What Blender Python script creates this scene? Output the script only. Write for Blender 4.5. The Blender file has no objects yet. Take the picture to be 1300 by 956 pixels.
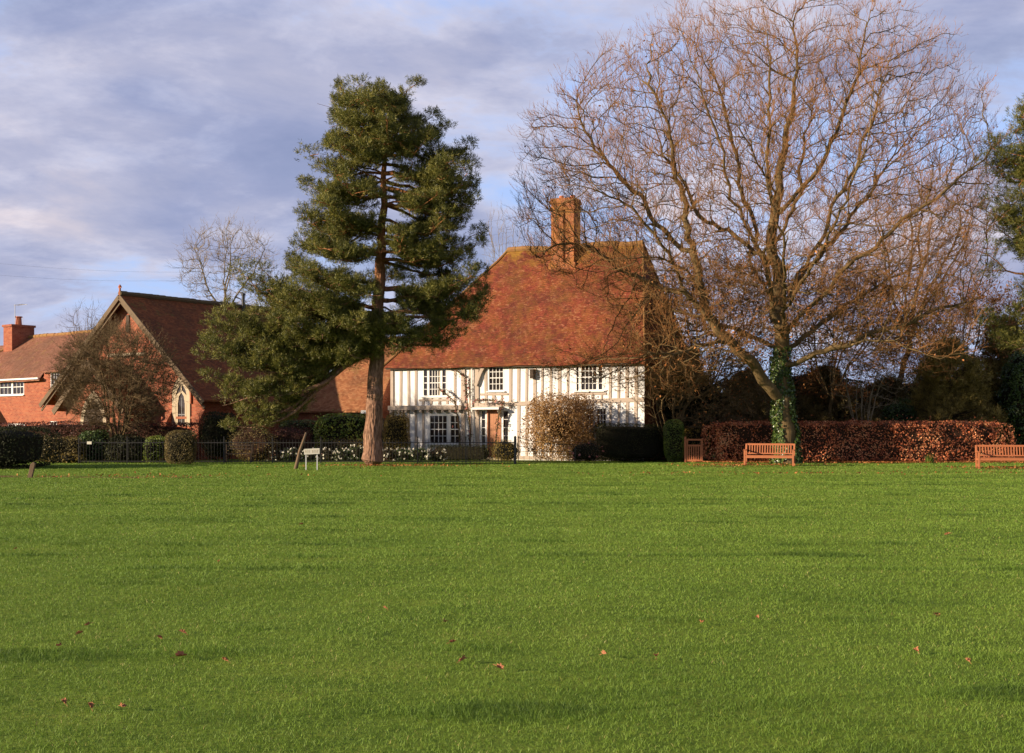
import bpy, math, random
import numpy as np
from mathutils import Vector, noise as mnoise
random.seed(7); RNG = np.random.default_rng(7)
sc = bpy.context.scene
COL = sc.collection
F = 1600.0; CX = 650.0; HY = 543.0; EYE = 1.6          # focal length in photo pixels, principal column, horizon row, eye height
def X_(px, Y): return (px - CX) / F * Y
def Z_(py, Y): return EYE + (HY - py) / F * Y
def P3(px, py, Y): return Vector((X_(px, Y), Y, Z_(py, Y)))
R = math.radians

# ------------------------------------------------------------------ node helpers
def new_mat(name):
    m = bpy.data.materials.new(name); m.use_nodes = True
    nt = m.node_tree; nt.nodes.clear()
    out = nt.nodes.new('ShaderNodeOutputMaterial')
    return m, nt, out
class NT:
    def __init__(s, nt): s.nt = nt
    def n(s, t, **kw):
        nd = s.nt.nodes.new(t)
        for k, v in kw.items(): setattr(nd, k, v)
        return nd
    def l(s, a, b): s.nt.links.new(a, b)
    def tex(s, kind='Object'): return s.n('ShaderNodeTexCoord').outputs[kind]
    def noise(s, vec, scale, detail=3, rough=.55, dist=0):
        nd = s.n('ShaderNodeTexNoise'); nd.inputs['Scale'].default_value = scale
        nd.inputs['Detail'].default_value = detail; nd.inputs['Roughness'].default_value = rough
        nd.inputs['Distortion'].default_value = dist
        if vec is not None: s.l(vec, nd.inputs['Vector'])
        return nd.outputs['Fac']
    def ramp(s, fac, stops, interp='LINEAR'):
        nd = s.n('ShaderNodeValToRGB'); cr = nd.color_ramp; cr.interpolation = interp
        while len(cr.elements) < len(stops): cr.elements.new(0.5)
        for e, (p, c) in zip(cr.elements, stops):
            e.position = p; e.color = (*c, 1) if len(c) == 3 else c
        s.l(fac, nd.inputs['Fac']); return nd.outputs['Color']
    def mix(s, fac, a, b, mode='MIX'):
        nd = s.n('ShaderNodeMix', data_type='RGBA', blend_type=mode)
        for i, v in ((0, fac), (6, a), (7, b)):
            if hasattr(v, 'is_output') or isinstance(v, bpy.types.NodeSocket): s.l(v, nd.inputs[i])
            else: nd.inputs[i].default_value = v if i == 0 else ((*v, 1) if len(v) == 3 else v)
        return nd.outputs[2]
    def math(s, op, a, b=None, c=None):
        nd = s.n('ShaderNodeMath', operation=op)
        for i, v in enumerate((a, b, c)):
            if v is None: continue
            if isinstance(v, bpy.types.NodeSocket): s.l(v, nd.inputs[i])
            else: nd.inputs[i].default_value = v
        return nd.outputs[0]
    def mapping(s, vec, scale=(1, 1, 1), loc=(0, 0, 0), rot=(0, 0, 0)):
        nd = s.n('ShaderNodeMapping'); s.l(vec, nd.inputs[0])
        nd.inputs['Scale'].default_value = scale; nd.inputs['Location'].default_value = loc; nd.inputs['Rotation'].default_value = rot
        return nd.outputs[0]
    def bump(s, h, strength, dist):
        nd = s.n('ShaderNodeBump'); nd.inputs['Strength'].default_value = strength; nd.inputs['Distance'].default_value = dist
        s.l(h, nd.inputs['Height']); return nd.outputs[0]
    def bsdf(s, out, col, rough=.8, spec=.3, normal=None, transl=0.0, tcol=None):
        b = s.n('ShaderNodeBsdfPrincipled')
        for i, v in (('Base Color', col), ('Roughness', rough)):
            if isinstance(v, bpy.types.NodeSocket): s.l(v, b.inputs[i])
            else: b.inputs[i].default_value = (*v, 1) if i == 'Base Color' else v
        b.inputs['Specular IOR Level'].default_value = spec
        if normal is not None: s.l(normal, b.inputs['Normal'])
        res = b.outputs[0]
        if transl > 0:
            t = s.n('ShaderNodeBsdfTranslucent'); c = tcol if tcol is not None else col
            if isinstance(c, bpy.types.NodeSocket): s.l(c, t.inputs[0])
            else: t.inputs[0].default_value = (*c, 1)
            mx = s.n('ShaderNodeMixShader'); mx.inputs[0].default_value = transl
            s.l(res, mx.inputs[1]); s.l(t.outputs[0], mx.inputs[2]); res = mx.outputs[0]
        s.l(res, out.inputs[0]); return b

def leaf_mat(name, stops, rough=.6, spec=.25, transl=.2):
    m, nt, out = new_mat(name); g = NT(nt)
    a = g.n('ShaderNodeAttribute', attribute_name='tint')
    col = g.ramp(a.outputs['Fac'], stops)
    g.bsdf(out, col, rough, spec, None, transl); return m
def plain_mat(name, c1, c2, scale=3, rough=.8, spec=.3, bump=.3, bscale=25, bdist=.01):
    m, nt, out = new_mat(name); g = NT(nt); v = g.tex('Object')
    col = g.mix(g.noise(v, scale, 5), c1, c2)
    b = g.bump(g.noise(v, bscale, 4), bump, bdist)
    g.bsdf(out, col, rough, spec, b); return m
def bark_mat(name, stops, vscale=(14, 14, 2.2), bstr=.8, bdist=.03):
    m, nt, out = new_mat(name); g = NT(nt); v = g.tex('Object')
    mv = g.mapping(v, vscale)
    f1 = g.noise(mv, 1.0, 6, .65, .6); f2 = g.noise(v, 1.2, 3)
    col = g.ramp(g.math('ADD', g.math('MULTIPLY', f1, .6), g.math('MULTIPLY', f2, .4)), stops)
    g.bsdf(out, col, .9, .15, g.bump(f1, bstr, bdist)); return m

def tile_mat(name, cols, moss=(.30, .20, .05), moss_amt=.5, rough=.85, w=.17, h=.105, dark=(.06, .03, .02), top_z=None):
    m, nt, out = new_mat(name); g = NT(nt); uv = g.n('ShaderNodeUVMap').outputs[0]; ob = g.tex('Object')
    wob = g.n('ShaderNodeVectorMath', operation='ADD')
    nz = g.n('ShaderNodeTexNoise'); nz.inputs['Scale'].default_value = .9; nz.inputs['Detail'].default_value = 2; g.l(uv, nz.inputs['Vector'])
    sc_ = g.n('ShaderNodeVectorMath', operation='SCALE'); g.l(nz.outputs['Color'], sc_.inputs[0]); sc_.inputs['Scale'].default_value = .12
    g.l(uv, wob.inputs[0]); g.l(sc_.outputs[0], wob.inputs[1]); uvw = wob.outputs[0]
    def brick(c1, c2, mort):
        b = g.n('ShaderNodeTexBrick'); g.l(uvw, b.inputs['Vector']); b.offset = .5
        b.inputs['Color1'].default_value = (*c1, 1); b.inputs['Color2'].default_value = (*c2, 1); b.inputs['Mortar'].default_value = (*mort, 1)
        b.inputs['Scale'].default_value = 1; b.inputs['Brick Width'].default_value = w; b.inputs['Row Height'].default_value = h
        b.inputs['Mortar Size'].default_value = .006; b.inputs['Mortar Smooth'].default_value = .2; b.inputs['Bias'].default_value = 0
        return b
    b1 = brick((0, 0, 0), (1, 1, 1), (0.5, .5, .5))
    # cell random: white noise of the cell would be exact; the brick node's own pick, jittered by noise, is enough
    f = g.math('ADD', g.math('MULTIPLY', b1.outputs['Color'], .55), g.math('MULTIPLY', g.noise(uv, 5.5, 4, .7), .75))
    col = g.ramp(g.math('SUBTRACT', f, .12), cols)
    big = g.noise(ob, .55, 5, .65)
    col = g.mix(g.math('MULTIPLY', g.ramp(big, [(.42, (0, 0, 0)), (.62, (1, 1, 1))]), .45), col, dark)
    lich = g.ramp(g.noise(ob, 1.6, 7, .75), [(.56, (0, 0, 0)), (.66, (1, 1, 1))])
    if top_z is not None:
        sx = g.n('ShaderNodeSeparateXYZ'); g.l(ob, sx.inputs[0])
        hz = g.ramp(g.math('DIVIDE', g.math('SUBTRACT', sx.outputs[2], top_z - 1.6), 1.6), [(0, (.25, .25, .25)), (.75, (.6, .6, .6)), (1, (1.6, 1.6, 1.6))])
        lich = g.math('MINIMUM', g.math('MULTIPLY', g.ramp(g.noise(ob, 1.6, 7, .75), [(.42, (0, 0, 0)), (.62, (1, 1, 1))]), g.math('MULTIPLY', hz, 1.3)), 1)
    col = g.mix(g.math('MULTIPLY', lich, moss_amt), col, moss)
    spk = g.ramp(g.noise(uv, 9, 2, .5), [(.70, (0, 0, 0)), (.74, (1, 1, 1))])
    col = g.mix(g.math('MULTIPLY', spk, .35), col, (.42, .34, .24))
    sep = g.n('ShaderNodeSeparateXYZ'); g.l(uvw, sep.inputs[0])
    saw = g.math('FRACT', g.math('DIVIDE', sep.outputs[1], h))
    hgt = g.math('ADD', g.math('MULTIPLY', g.math('SUBTRACT', 1.0, saw), .7), g.math('ADD', g.math('MULTIPLY', b1.outputs['Fac'], -.5), g.math('MULTIPLY', f, .6)))
    g.bsdf(out, col, rough, .2, g.bump(hgt, .9, .035)); return m

def brick_mat(name, cols, mort=(.30, .22, .16), rough=.85, moss=None):
    m, nt, out = new_mat(name); g = NT(nt); uv = g.n('ShaderNodeUVMap').outputs[0]; ob = g.tex('Object')
    b = g.n('ShaderNodeTexBrick'); g.l(uv, b.inputs['Vector'])
    b.inputs['Color1'].default_value = (0, 0, 0, 1); b.inputs['Color2'].default_value = (1, 1, 1, 1); b.inputs['Mortar'].default_value = (.5, .5, .5, 1)
    b.inputs['Scale'].default_value = 1; b.inputs['Brick Width'].default_value = .225; b.inputs['Row Height'].default_value = .078
    b.inputs['Mortar Size'].default_value = .008; b.inputs['Mortar Smooth'].default_value = .3
    f = g.math('ADD', g.math('MULTIPLY', b.outputs['Color'], .4), g.math('MULTIPLY', g.noise(uv, 3.5, 5, .75), .65))
    col = g.ramp(f, cols)
    col = g.mix(g.math('MULTIPLY', b.outputs['Fac'], .75), col, mort)
    st = g.ramp(g.noise(ob, .9, 6, .7), [(.45, (0, 0, 0)), (.7, (1, 1, 1))])
    col = g.mix(g.math('MULTIPLY', st, .4), col, (.13, .06, .04))
    if moss: col = g.mix(g.math('MULTIPLY', g.ramp(g.noise(ob, 2.2, 6, .7), [(.5, (0, 0, 0)), (.6, (1, 1, 1))]), .6), col, moss)
    hgt = g.math('SUBTRACT', g.math('MULTIPLY', f, .5), g.math('MULTIPLY', b.outputs['Fac'], .8))
    g.bsdf(out, col, rough, .2, g.bump(hgt, .8, .012)); return m

M = {}
M['tile_hall'] = tile_mat('hall_peg_tiles', [(.08, (.07, .022, .013)), (.3, (.155, .036, .019)), (.5, (.215, .043, .025)), (.7, (.275, .066, .035)), (.88, (.38, .16, .085)), (1, (.25, .15, .09))], moss=(.36, .20, .03), moss_amt=.75, top_z=11.0)
M['tile_wing'] = tile_mat('wing_peg_tiles', [(.0, (.16, .06, .03)), (.4, (.32, .12, .05)), (.8, (.44, .20, .09)), (1, (.30, .18, .10))], moss=(.30, .19, .06), moss_amt=.6)
M['tile_church'] = tile_mat('church_clay_tiles', [(.0, (.09, .03, .012)), (.4, (.21, .065, .022)), (.8, (.34, .11, .035)), (1, (.25, .14, .05))], moss=(.14, .13, .03), moss_amt=.6, dark=(.06, .032, .014))
M['tile_cottage'] = tile_mat('cottage_clay_tiles', [(.0, (.13, .05, .03)), (.4, (.24, .095, .055)), (.8, (.34, .16, .10)), (1, (.25, .17, .12))], moss=(.34, .22, .07), moss_amt=.55, dark=(.14, .08, .05))
M['ridge'] = plain_mat('ridge_tile_clay', (.26, .09, .045), (.30, .20, .06), 2.5, .85)
M['ridge_dark'] = plain_mat('dark_ridge_clay', (.10, .06, .04), (.14, .12, .05), 2.5, .85)
M['brick'] = brick_mat('red_brick', [(.1, (.15, .04, .022)), (.45, (.32, .085, .04)), (.75, (.40, .13, .06)), (1, (.30, .12, .07))])
M['brick_house'] = brick_mat('orange_red_brick', [(.1, (.17, .04, .022)), (.45, (.33, .078, .038)), (.75, (.41, .13, .06)), (1, (.36, .14, .075))])
M['brick_stack'] = brick_mat('chimney_brick', [(.1, (.20, .055, .025)), (.45, (.43, .13, .048)), (.75, (.50, .18, .065)), (1, (.34, .16, .075))], moss=(.36, .17, .035))
M['plaster'] = plain_mat('limewashed_plaster', (.90, .89, .88), (.78, .76, .74), 1.8, .9, .2, .35, 14, .01)
M['timber'] = plain_mat('limewashed_oak', (.38, .30, .235), (.54, .45, .375), 3.0, .85, .2, .6, 30, .01)
M['white'] = plain_mat('white_gloss_paint', (.82, .81, .78), (.74, .72, .68), 6, .45, .4, .1, 40, .003)
M['stone'] = plain_mat('yellow_sandstone', (.42, .33, .22), (.52, .43, .31), 5, .9, .2, .5, 20, .01)
M['bargeboard'] = plain_mat('weathered_bargeboard', (.21, .15, .095), (.10, .07, .045), 5, .85, .2, .6, 25, .01)
M['dark_wood'] = plain_mat('tarred_wood', (.05, .035, .025), (.09, .06, .04), 5, .8)
M['door'] = plain_mat('varnished_oak_door', (.36, .14, .06), (.46, .20, .09), 6, .55, .4, .3, 30, .005)
M['iron'] = plain_mat('black_painted_iron', (.012, .012, .012), (.03, .026, .022), 12, .45, .5, .2, 40, .002)
M['teak'] = plain_mat('orange_stained_teak', (.50, .16, .055), (.30, .11, .055), 9, .6, .3, .4, 40, .004)
M['grey_wood'] = plain_mat('weathered_post_wood', (.22, .15, .09), (.12, .08, .05), 9, .9, .2, .8, 30, .01)
M['metal'] = plain_mat('grey_aluminium', (.62, .62, .62), (.5, .5, .5), 8, .4, .5)
M['sign'] = plain_mat('cream_painted_sign', (.82, .77, .62), (.76, .70, .55), 9, .55, .3, .1)
M['mark'] = plain_mat('faded_tan_lettering', (.50, .40, .26), (.62, .52, .36), 40, .7)
M['pot'] = plain_mat('terracotta_pot', (.40, .12, .06), (.50, .17, .08), 8, .8)
M['lead'] = plain_mat('grey_lead', (.30, .30, .31), (.20, .20, .20), 4, .6)
M['curtain'] = plain_mat('pale_curtain', (.5, .42, .33), (.4, .34, .27), 4, .9)
m, nt, out = new_mat('window_glass'); g = NT(nt)
nb = g.bump(g.noise(g.tex('Object'), 2.3, 2), .25, .03)
b = g.bsdf(out, g.mix(g.noise(g.tex('Object'), 1.7, 3), (.012, .010, .010), (.05, .038, .034)), .08, .6, nb); M['glass'] = m
m, nt, out = new_mat('skylight_glass'); g = NT(nt); g.bsdf(out, (.25, .32, .40), .12, .9); M['skyglass'] = m

M['oak_bark'] = bark_mat('oak_bark', [(.25, (.045, .03, .017)), (.5, (.15, .10, .045)), (.75, (.28, .205, .10))])
M['pale_bark'] = bark_mat('pale_grey_bark', [(.25, (.10, .085, .055)), (.5, (.24, .19, .12)), (.75, (.36, .30, .20))])
M['dark_bark'] = bark_mat('dark_wet_bark', [(.25, (.03, .022, .015)), (.5, (.085, .06, .035)), (.75, (.15, .11, .06))])
m, nt, out = new_mat('pine_bark'); g = NT(nt); v = g.tex('Object')
sx = g.n('ShaderNodeSeparateXYZ'); g.l(v, sx.inputs[0])
vo = g.n('ShaderNodeTexVoronoi'); vo.inputs['Scale'].default_value = 1; g.l(g.mapping(v, (11, 11, 3.6)), vo.inputs['Vector'])
low = g.ramp(g.noise(g.mapping(v, (12, 12, 3)), 1, 6, .7), [(.30, (.05, .027, .018)), (.5, (.22, .12, .075)), (.68, (.38, .23, .155))])
upp = g.ramp(g.noise(g.mapping(v, (9, 9, 3)), 1, 6, .7), [(.25, (.12, .05, .022)), (.5, (.34, .14, .055)), (.75, (.46, .22, .10))])
fz = g.math('ADD', g.math('DIVIDE', g.math('SUBTRACT', sx.outputs[2], 5.2), 4.0), g.math('MULTIPLY', g.math('SUBTRACT', g.noise(v, .9, 3), .5), .6))
fz = g.n('ShaderNodeClamp').outputs[0] if False else g.math('MINIMUM', g.math('MAXIMUM', fz, 0.0), 1.0)
g.bsdf(out, g.mix(fz, low, upp), .9, .15, g.bump(vo.outputs['Distance'], .9, .05)); M['pine_bark'] = m
M['twig_red'] = plain_mat('reddish_twig_bark', (.215, .082, .028), (.225, .13, .047), 1.1, .85, .2, 0)
M['twig_pale'] = plain_mat('pale_twig_bark', (.28, .21, .14), (.20, .15, .10), 1.1, .85, .2, 0)
M['twig_brown'] = plain_mat('brown_twig_bark', (.12, .075, .038), (.16, .115, .055), 1.1, .85, .2, 0)
M['needle'] = leaf_mat('pine_needles', [(0, (.045, .055, .012)), (.5, (.165, .165, .034)), (1, (.32, .28, .065))], .5, .3, .2)
M['needle_olive'] = leaf_mat('olive_conifer_needles', [(0, (.12, .09, .025)), (.5, (.33, .25, .06)), (1, (.48, .34, .10))], .6, .3, .2)
M['russet'] = leaf_mat('russet_oak_leaves', [(0, (.16, .055, .018)), (.5, (.40, .14, .04)), (1, (.58, .27, .09))], .65, .2, .25)
M['beech'] = leaf_mat('copper_beech_hedge_leaves', [(0, (.08, .03, .016)), (.3, (.34, .09, .04)), (.5, (.72, .21, .085)), (1, (.80, .42, .20))], .55, .3, .15)
M['maroon'] = leaf_mat('maroon_hedge_leaves', [(0, (.03, .012, .010)), (.5, (.09, .025, .018)), (1, (.16, .05, .03))], .6, .3, .15)
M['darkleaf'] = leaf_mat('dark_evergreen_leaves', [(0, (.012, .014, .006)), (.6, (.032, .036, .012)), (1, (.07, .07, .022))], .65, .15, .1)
M['midleaf'] = leaf_mat('mid_green_leaves', [(0, (.025, .045, .012)), (.5, (.06, .10, .022)), (1, (.12, .17, .04))], .4, .4, .2)
M['yellowgreen'] = leaf_mat('yellow_green_laurel_leaves', [(0, (.06, .10, .015)), (.5, (.16, .22, .03)), (1, (.34, .36, .06))], .4, .4, .25)
M['goldleaf'] = leaf_mat('gold_brown_leaves', [(0, (.07, .055, .015)), (.5, (.24, .17, .035)), (1, (.42, .30, .07))], .5, .3, .2)
M['boxleaf'] = leaf_mat('brownish_clipped_leaves', [(0, (.06, .05, .016)), (.5, (.17, .13, .04)), (1, (.30, .21, .07))], .55, .3, .15)
M['magnolia'] = leaf_mat('bronze_shrub_leaves', [(0, (.10, .05, .02)), (.5, (.30, .16, .055)), (1, (.52, .33, .13))], .5, .35, .25)
M['roseleaf'] = leaf_mat('rose_leaves', [(0, (.02, .03, .012)), (.5, (.07, .06, .025)), (1, (.22, .08, .05))], .5, .3, .15)
M['petal'] = leaf_mat('white_petals', [(0, (.60, .55, .42)), (1, (.85, .82, .72))], .6, .2, .2)
M['pinkpetal'] = leaf_mat('pink_petals', [(0, (.5, .16, .14)), (1, (.65, .32, .26))], .6, .2, .2)
M['straw'] = leaf_mat('straw_stems', [(0, (.22, .14, .05)), (1, (.46, .32, .14))], .7, .2, .2)
M['ivy'] = leaf_mat('ivy_leaves', [(0, (.02, .04, .010)), (.5, (.055, .10, .02)), (1, (.15, .20, .045))], .35, .5, .15)
M['grassblade'] = leaf_mat('grass_blades', [(0, (.072, .130, .018)), (.35, (.148, .245, .030)), (.7, (.205, .310, .043)), (.92, (.31, .32, .06)), (1, (.44, .38, .14))], .55, .25, .3)
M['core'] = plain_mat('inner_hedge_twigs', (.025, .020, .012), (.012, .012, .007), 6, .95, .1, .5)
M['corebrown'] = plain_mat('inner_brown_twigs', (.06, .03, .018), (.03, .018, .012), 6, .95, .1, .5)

# ------------------------------------------------------------------ objects
def tag(o, label=None, cat=None, group=None, kind=None):
    if label: o['label'] = label
    if cat: o['category'] = cat
    if group: o['group'] = group
    if kind: o['kind'] = kind
    return o
def empty(name, loc, rz=0.0, label=None, cat=None, group=None):
    o = bpy.data.objects.new(name, None); COL.objects.link(o); o.location = loc; o.rotation_euler = (0, 0, rz)
    o.empty_display_size = .3
    return tag(o, label, cat, group)
def link(name, me, parent=None, loc=None):
    o = bpy.data.objects.new(name, me); COL.objects.link(o)
    if parent is not None: o.parent = parent
    if loc is not None: o.location = loc
    return o
def np_mesh(name, V, faces, mats, tint=None, smooth=False, midx=None):
    """faces: list of int arrays (m,k)"""
    me = bpy.data.meshes.new(name)
    V = np.asarray(V, np.float32); nf = [len(f) for f in faces]; ks = [f.shape[1] for f in faces]
    me.vertices.add(len(V)); me.vertices.foreach_set('co', V.ravel())
    loops = np.concatenate([f.ravel() for f in faces]).astype(np.int32)
    tot = np.concatenate([np.full(n, k) for n, k in zip(nf, ks)]).astype(np.int32)
    start = np.concatenate([[0], np.cumsum(tot)[:-1]]).astype(np.int32)
    me.loops.add(len(loops)); me.loops.foreach_set('vertex_index', loops)
    me.polygons.add(len(tot)); me.polygons.foreach_set('loop_start', start); me.polygons.foreach_set('loop_total', tot)
    for m_ in (mats if isinstance(mats, (list, tuple)) else [mats]): me.materials.append(m_)
    if midx is not None: me.polygons.foreach_set('material_index', np.asarray(midx, np.int32))
    me.update(calc_edges=True)
    me.polygons.foreach_set('use_smooth', np.full(len(tot), bool(smooth)))
    if tint is not None:
        a = me.attributes.new('tint', 'FLOAT', 'FACE'); a.data.foreach_set('value', np.asarray(tint, np.float32))
    return me

class MB:
    def __init__(s): s.v = []; s.f = []
    def add(s, vs, fs):
        o = len(s.v); s.v += [tuple(v) for v in vs]; s.f += [tuple(i + o for i in f) for f in fs]; return s
    def box(s, x0, x1, y0, y1, z0, z1):
        vs = [(x, y, z) for z in (z0, z1) for y in (y0, y1) for x in (x0, x1)]
        return s.add(vs, [(0, 2, 3, 1), (4, 5, 7, 6), (0, 1, 5, 4), (2, 6, 7, 3), (0, 4, 6, 2), (1, 3, 7, 5)])
    def bar(s, a, b, w, h, up=(0, 0, 1)):
        a = Vector(a); b = Vector(b); d = (b - a).normalized(); u = Vector(up)
        sd = d.cross(u)
        if sd.length < 1e-4: sd = d.cross(Vector((0, 1, 0)))
        sd.normalize(); u2 = sd.cross(d).normalized()
        vs = [p + sd * (i * w / 2) + u2 * (j * h / 2) for p in (a, b) for i, j in ((-1, -1), (1, -1), (1, 1), (-1, 1))]
        return s.add(vs, [(3, 2, 1, 0), (4, 5, 6, 7), (0, 1, 5, 4), (1, 2, 6, 5), (2, 3, 7, 6), (3, 0, 4, 7)])
    def tube(s, pts, rs, k=8, caps=True):
        pts = [Vector(p) for p in pts]
        if not isinstance(rs, (list, tuple)): rs = [rs] * len(pts)
        vs = []
        for i, p in enumerate(pts):
            d = (pts[min(i + 1, len(pts) - 1)] - pts[max(i - 1, 0)]).normalized()
            ref = Vector((0, 0, 1)) if abs(d.z) < .9 else Vector((1, 0, 0))
            a = d.cross(ref).normalized(); b_ = d.cross(a)
            vs += [p + (a * math.cos(2 * math.pi * j / k) + b_ * math.sin(2 * math.pi * j / k)) * rs[i] for j in range(k)]
        fs = [(i * k + j, i * k + (j + 1) % k, (i + 1) * k + (j + 1) % k, (i + 1) * k + j) for i in range(len(pts) - 1) for j in range(k)]
        if caps: fs += [tuple(range(k))[::-1], tuple((len(pts) - 1) * k + j for j in range(k))]
        return s.add(vs, fs)
    def extrude(s, poly, d):
        n = len(poly); d = Vector(d); a = [Vector(p) for p in poly]
        return s.add(a + [p + d for p in a], [tuple(range(n)), tuple(range(n, 2 * n))[::-1]] + [(i, i + n, (i + 1) % n + n, (i + 1) % n) for i in range(n)])
    def build(s, name, mat, parent=None, smooth=False, loc=None, bevel=0):
        me = bpy.data.meshes.new(name); me.from_pydata(s.v, [], s.f)
        for m_ in (mat if isinstance(mat, (list, tuple)) else [mat]): me.materials.append(m_)
        me.update()
        uv = me.uv_layers.new(name='UVMap'); Zv = Vector((0, 0, 1))
        for p in me.polygons:
            n = p.normal; t = Zv.cross(n)
            t = t.normalized() if t.length > .05 else Vector((1, 0, 0)); bb = n.cross(t)
            for li in p.loop_indices:
                c = me.vertices[me.loops[li].vertex_index].co; uv.data[li].uv = (c.dot(t), c.dot(bb))
        if smooth: me.polygons.foreach_set('use_smooth', [True] * len(me.polygons))
        o = link(name, me, parent, loc)
        if bevel:
            bm_ = o.modifiers.new('bevel', 'BEVEL'); bm_.width = bevel; bm_.segments = 2; bm_.limit_method = 'ANGLE'
        return o

def wall_holes(mb, x0, x1, z0, z1, holes, y=0.0, reveal=.12):
    """wall sheet in the local xz plane at y with rectangular openings and reveals going to y+reveal"""
    xs = sorted({x0, x1, *[h[0] for h in holes], *[h[1] for h in holes]}); zs = sorted({z0, z1, *[h[2] for h in holes], *[h[3] for h in holes]})
    xs = [x for x in xs if x0 <= x <= x1]; zs = [z for z in zs if z0 <= z <= z1]
    for a, b in zip(xs, xs[1:]):
        for c, d in zip(zs, zs[1:]):
            mx, mz = (a + b) / 2, (c + d) / 2
            if any(h[0] < mx < h[1] and h[2] < mz < h[3] for h in holes): continue
            mb.add([(a, y, c), (b, y, c), (b, y, d), (a, y, d)], [(0, 1, 2, 3)])
    for h in holes:
        a, b, c, d = h; y2 = y + reveal
        mb.add([(a, y, c), (b, y, c), (b, y, d), (a, y, d), (a, y2, c), (b, y2, c), (b, y2, d), (a, y2, d)],
               [(0, 4, 5, 1), (1, 5, 6, 2), (2, 6, 7, 3), (3, 7, 4, 0)])

def sag(p, amp):
    return Vector((p[0], p[1], p[2] + amp * mnoise.noise(Vector((p[0] * .45, p[1] * .45, p[2] * .45))) + amp * .35 * mnoise.noise(Vector((p[0] * 1.7, p[1] * 1.7, p[2] * 1.7 + 9)))))
def slope(mb, a, b, c, d, nu=24, nv=14, amp=.07, th=.09):
    """roof slope a-b (eave), d-c (ridge)"""
    a, b, c, d = map(Vector, (a, b, c, d)); top = []; bot = []
    for j in range(nv + 1):
        for i in range(nu + 1):
            u, v = i / nu, j / nv
            p = a.lerp(b, u).lerp(d.lerp(c, u), v)
            q = sag(p, amp); top.append(q); bot.append(q - Vector((0, 0, th)))
    n = len(top); w = nu + 1; fs = []
    for j in range(nv):
        for i in range(nu):
            k = j * w + i
            fs.append((k, k + 1, k + 1 + w, k + w)); fs.append((n + k, n + k + w, n + k + 1 + w, n + k + 1))
    for i in range(nu):
        fs.append((i, n + i, n + i + 1, i + 1)); k = nv * w + i; fs.append((k, k + 1, n + k + 1, n + k))
    for j in range(nv):
        k = j * w; fs.append((k, k + w, n + k + w, n + k)); k = j * w + nu; fs.append((k, n + k, n + k + w, k + w))
    mb.add(top + bot, fs)
def ridge_run(mb, a, b, r=.13, amp=.07, step=.42):
    a, b = Vector(a), Vector(b); n = max(2, int((b - a).length / step))
    for i in range(n):
        p = sag(a.lerp(b, i / n), amp); q = sag(a.lerp(b, (i + 1.04) / n), amp)
        j = random.uniform(.92, 1.1)
        mb.tube([p, q], [r * j, r * j * 1.12], 8)

def make_window(root, lights, z0, z1, rows, y=.05, fr=.06, bar=.028, sill=True, name='window', curtain=None, frame_mat='white', tops=None):
    """a framed window; lights = [(x0,x1,cols), ...] across the opening"""
    fb = MB(); X0 = lights[0][0]; X1 = lights[-1][1]
    fb.box(X0 - fr, X1 + fr, y - .035, y + .04, z1, z1 + fr); fb.box(X0 - fr, X1 + fr, y - .035, y + .04, z0 - fr, z0)
    fb.box(X0 - fr, X0, y - .035, y + .04, z0, z1); fb.box(X1, X1 + fr, y - .035, y + .04, z0, z1)
    for (a, b, c), (a2, b2, c2) in zip(lights, lights[1:]): fb.box(b, a2, y - .03, y + .038, z0, z1)
    for (a, b, c) in lights:
        for i in range(1, c):
            xm = a + (b - a) * i / c; fb.box(xm - bar / 2, xm + bar / 2, y - .012, y + .02, z0, z1)
        for j in range(1, rows):
            zm = z0 + (z1 - z0) * j / rows; h = bar * (1.5 if rows % 2 == 0 and j == rows // 2 else 1)
            fb.box(a, b, y - .015, y + .018, zm - h / 2, zm + h / 2)
    w = fb.build(name, M[frame_mat], root)
    MB().box(X0, X1, y + .022, y + .03, z0, z1).build('pane', M['glass'], w)
    if curtain:
        for (a, b) in curtain:
            cb = MB(); n = 6
            for i in range(n):
                xa = a + (b - a) * i / n; cb.box(xa, xa + (b - a) / n * .8, y + .0195, y + .0215, z0 + .01, z1 - .01)
            cb.build('curtain', M['curtain'], w)
    if sill: MB().box(X0 - fr - .06, X1 + fr + .06, y - .13, y + .03, z0 - fr - .06, z0 - fr - .002).build('sill', M[frame_mat], w)
    return w

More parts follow.
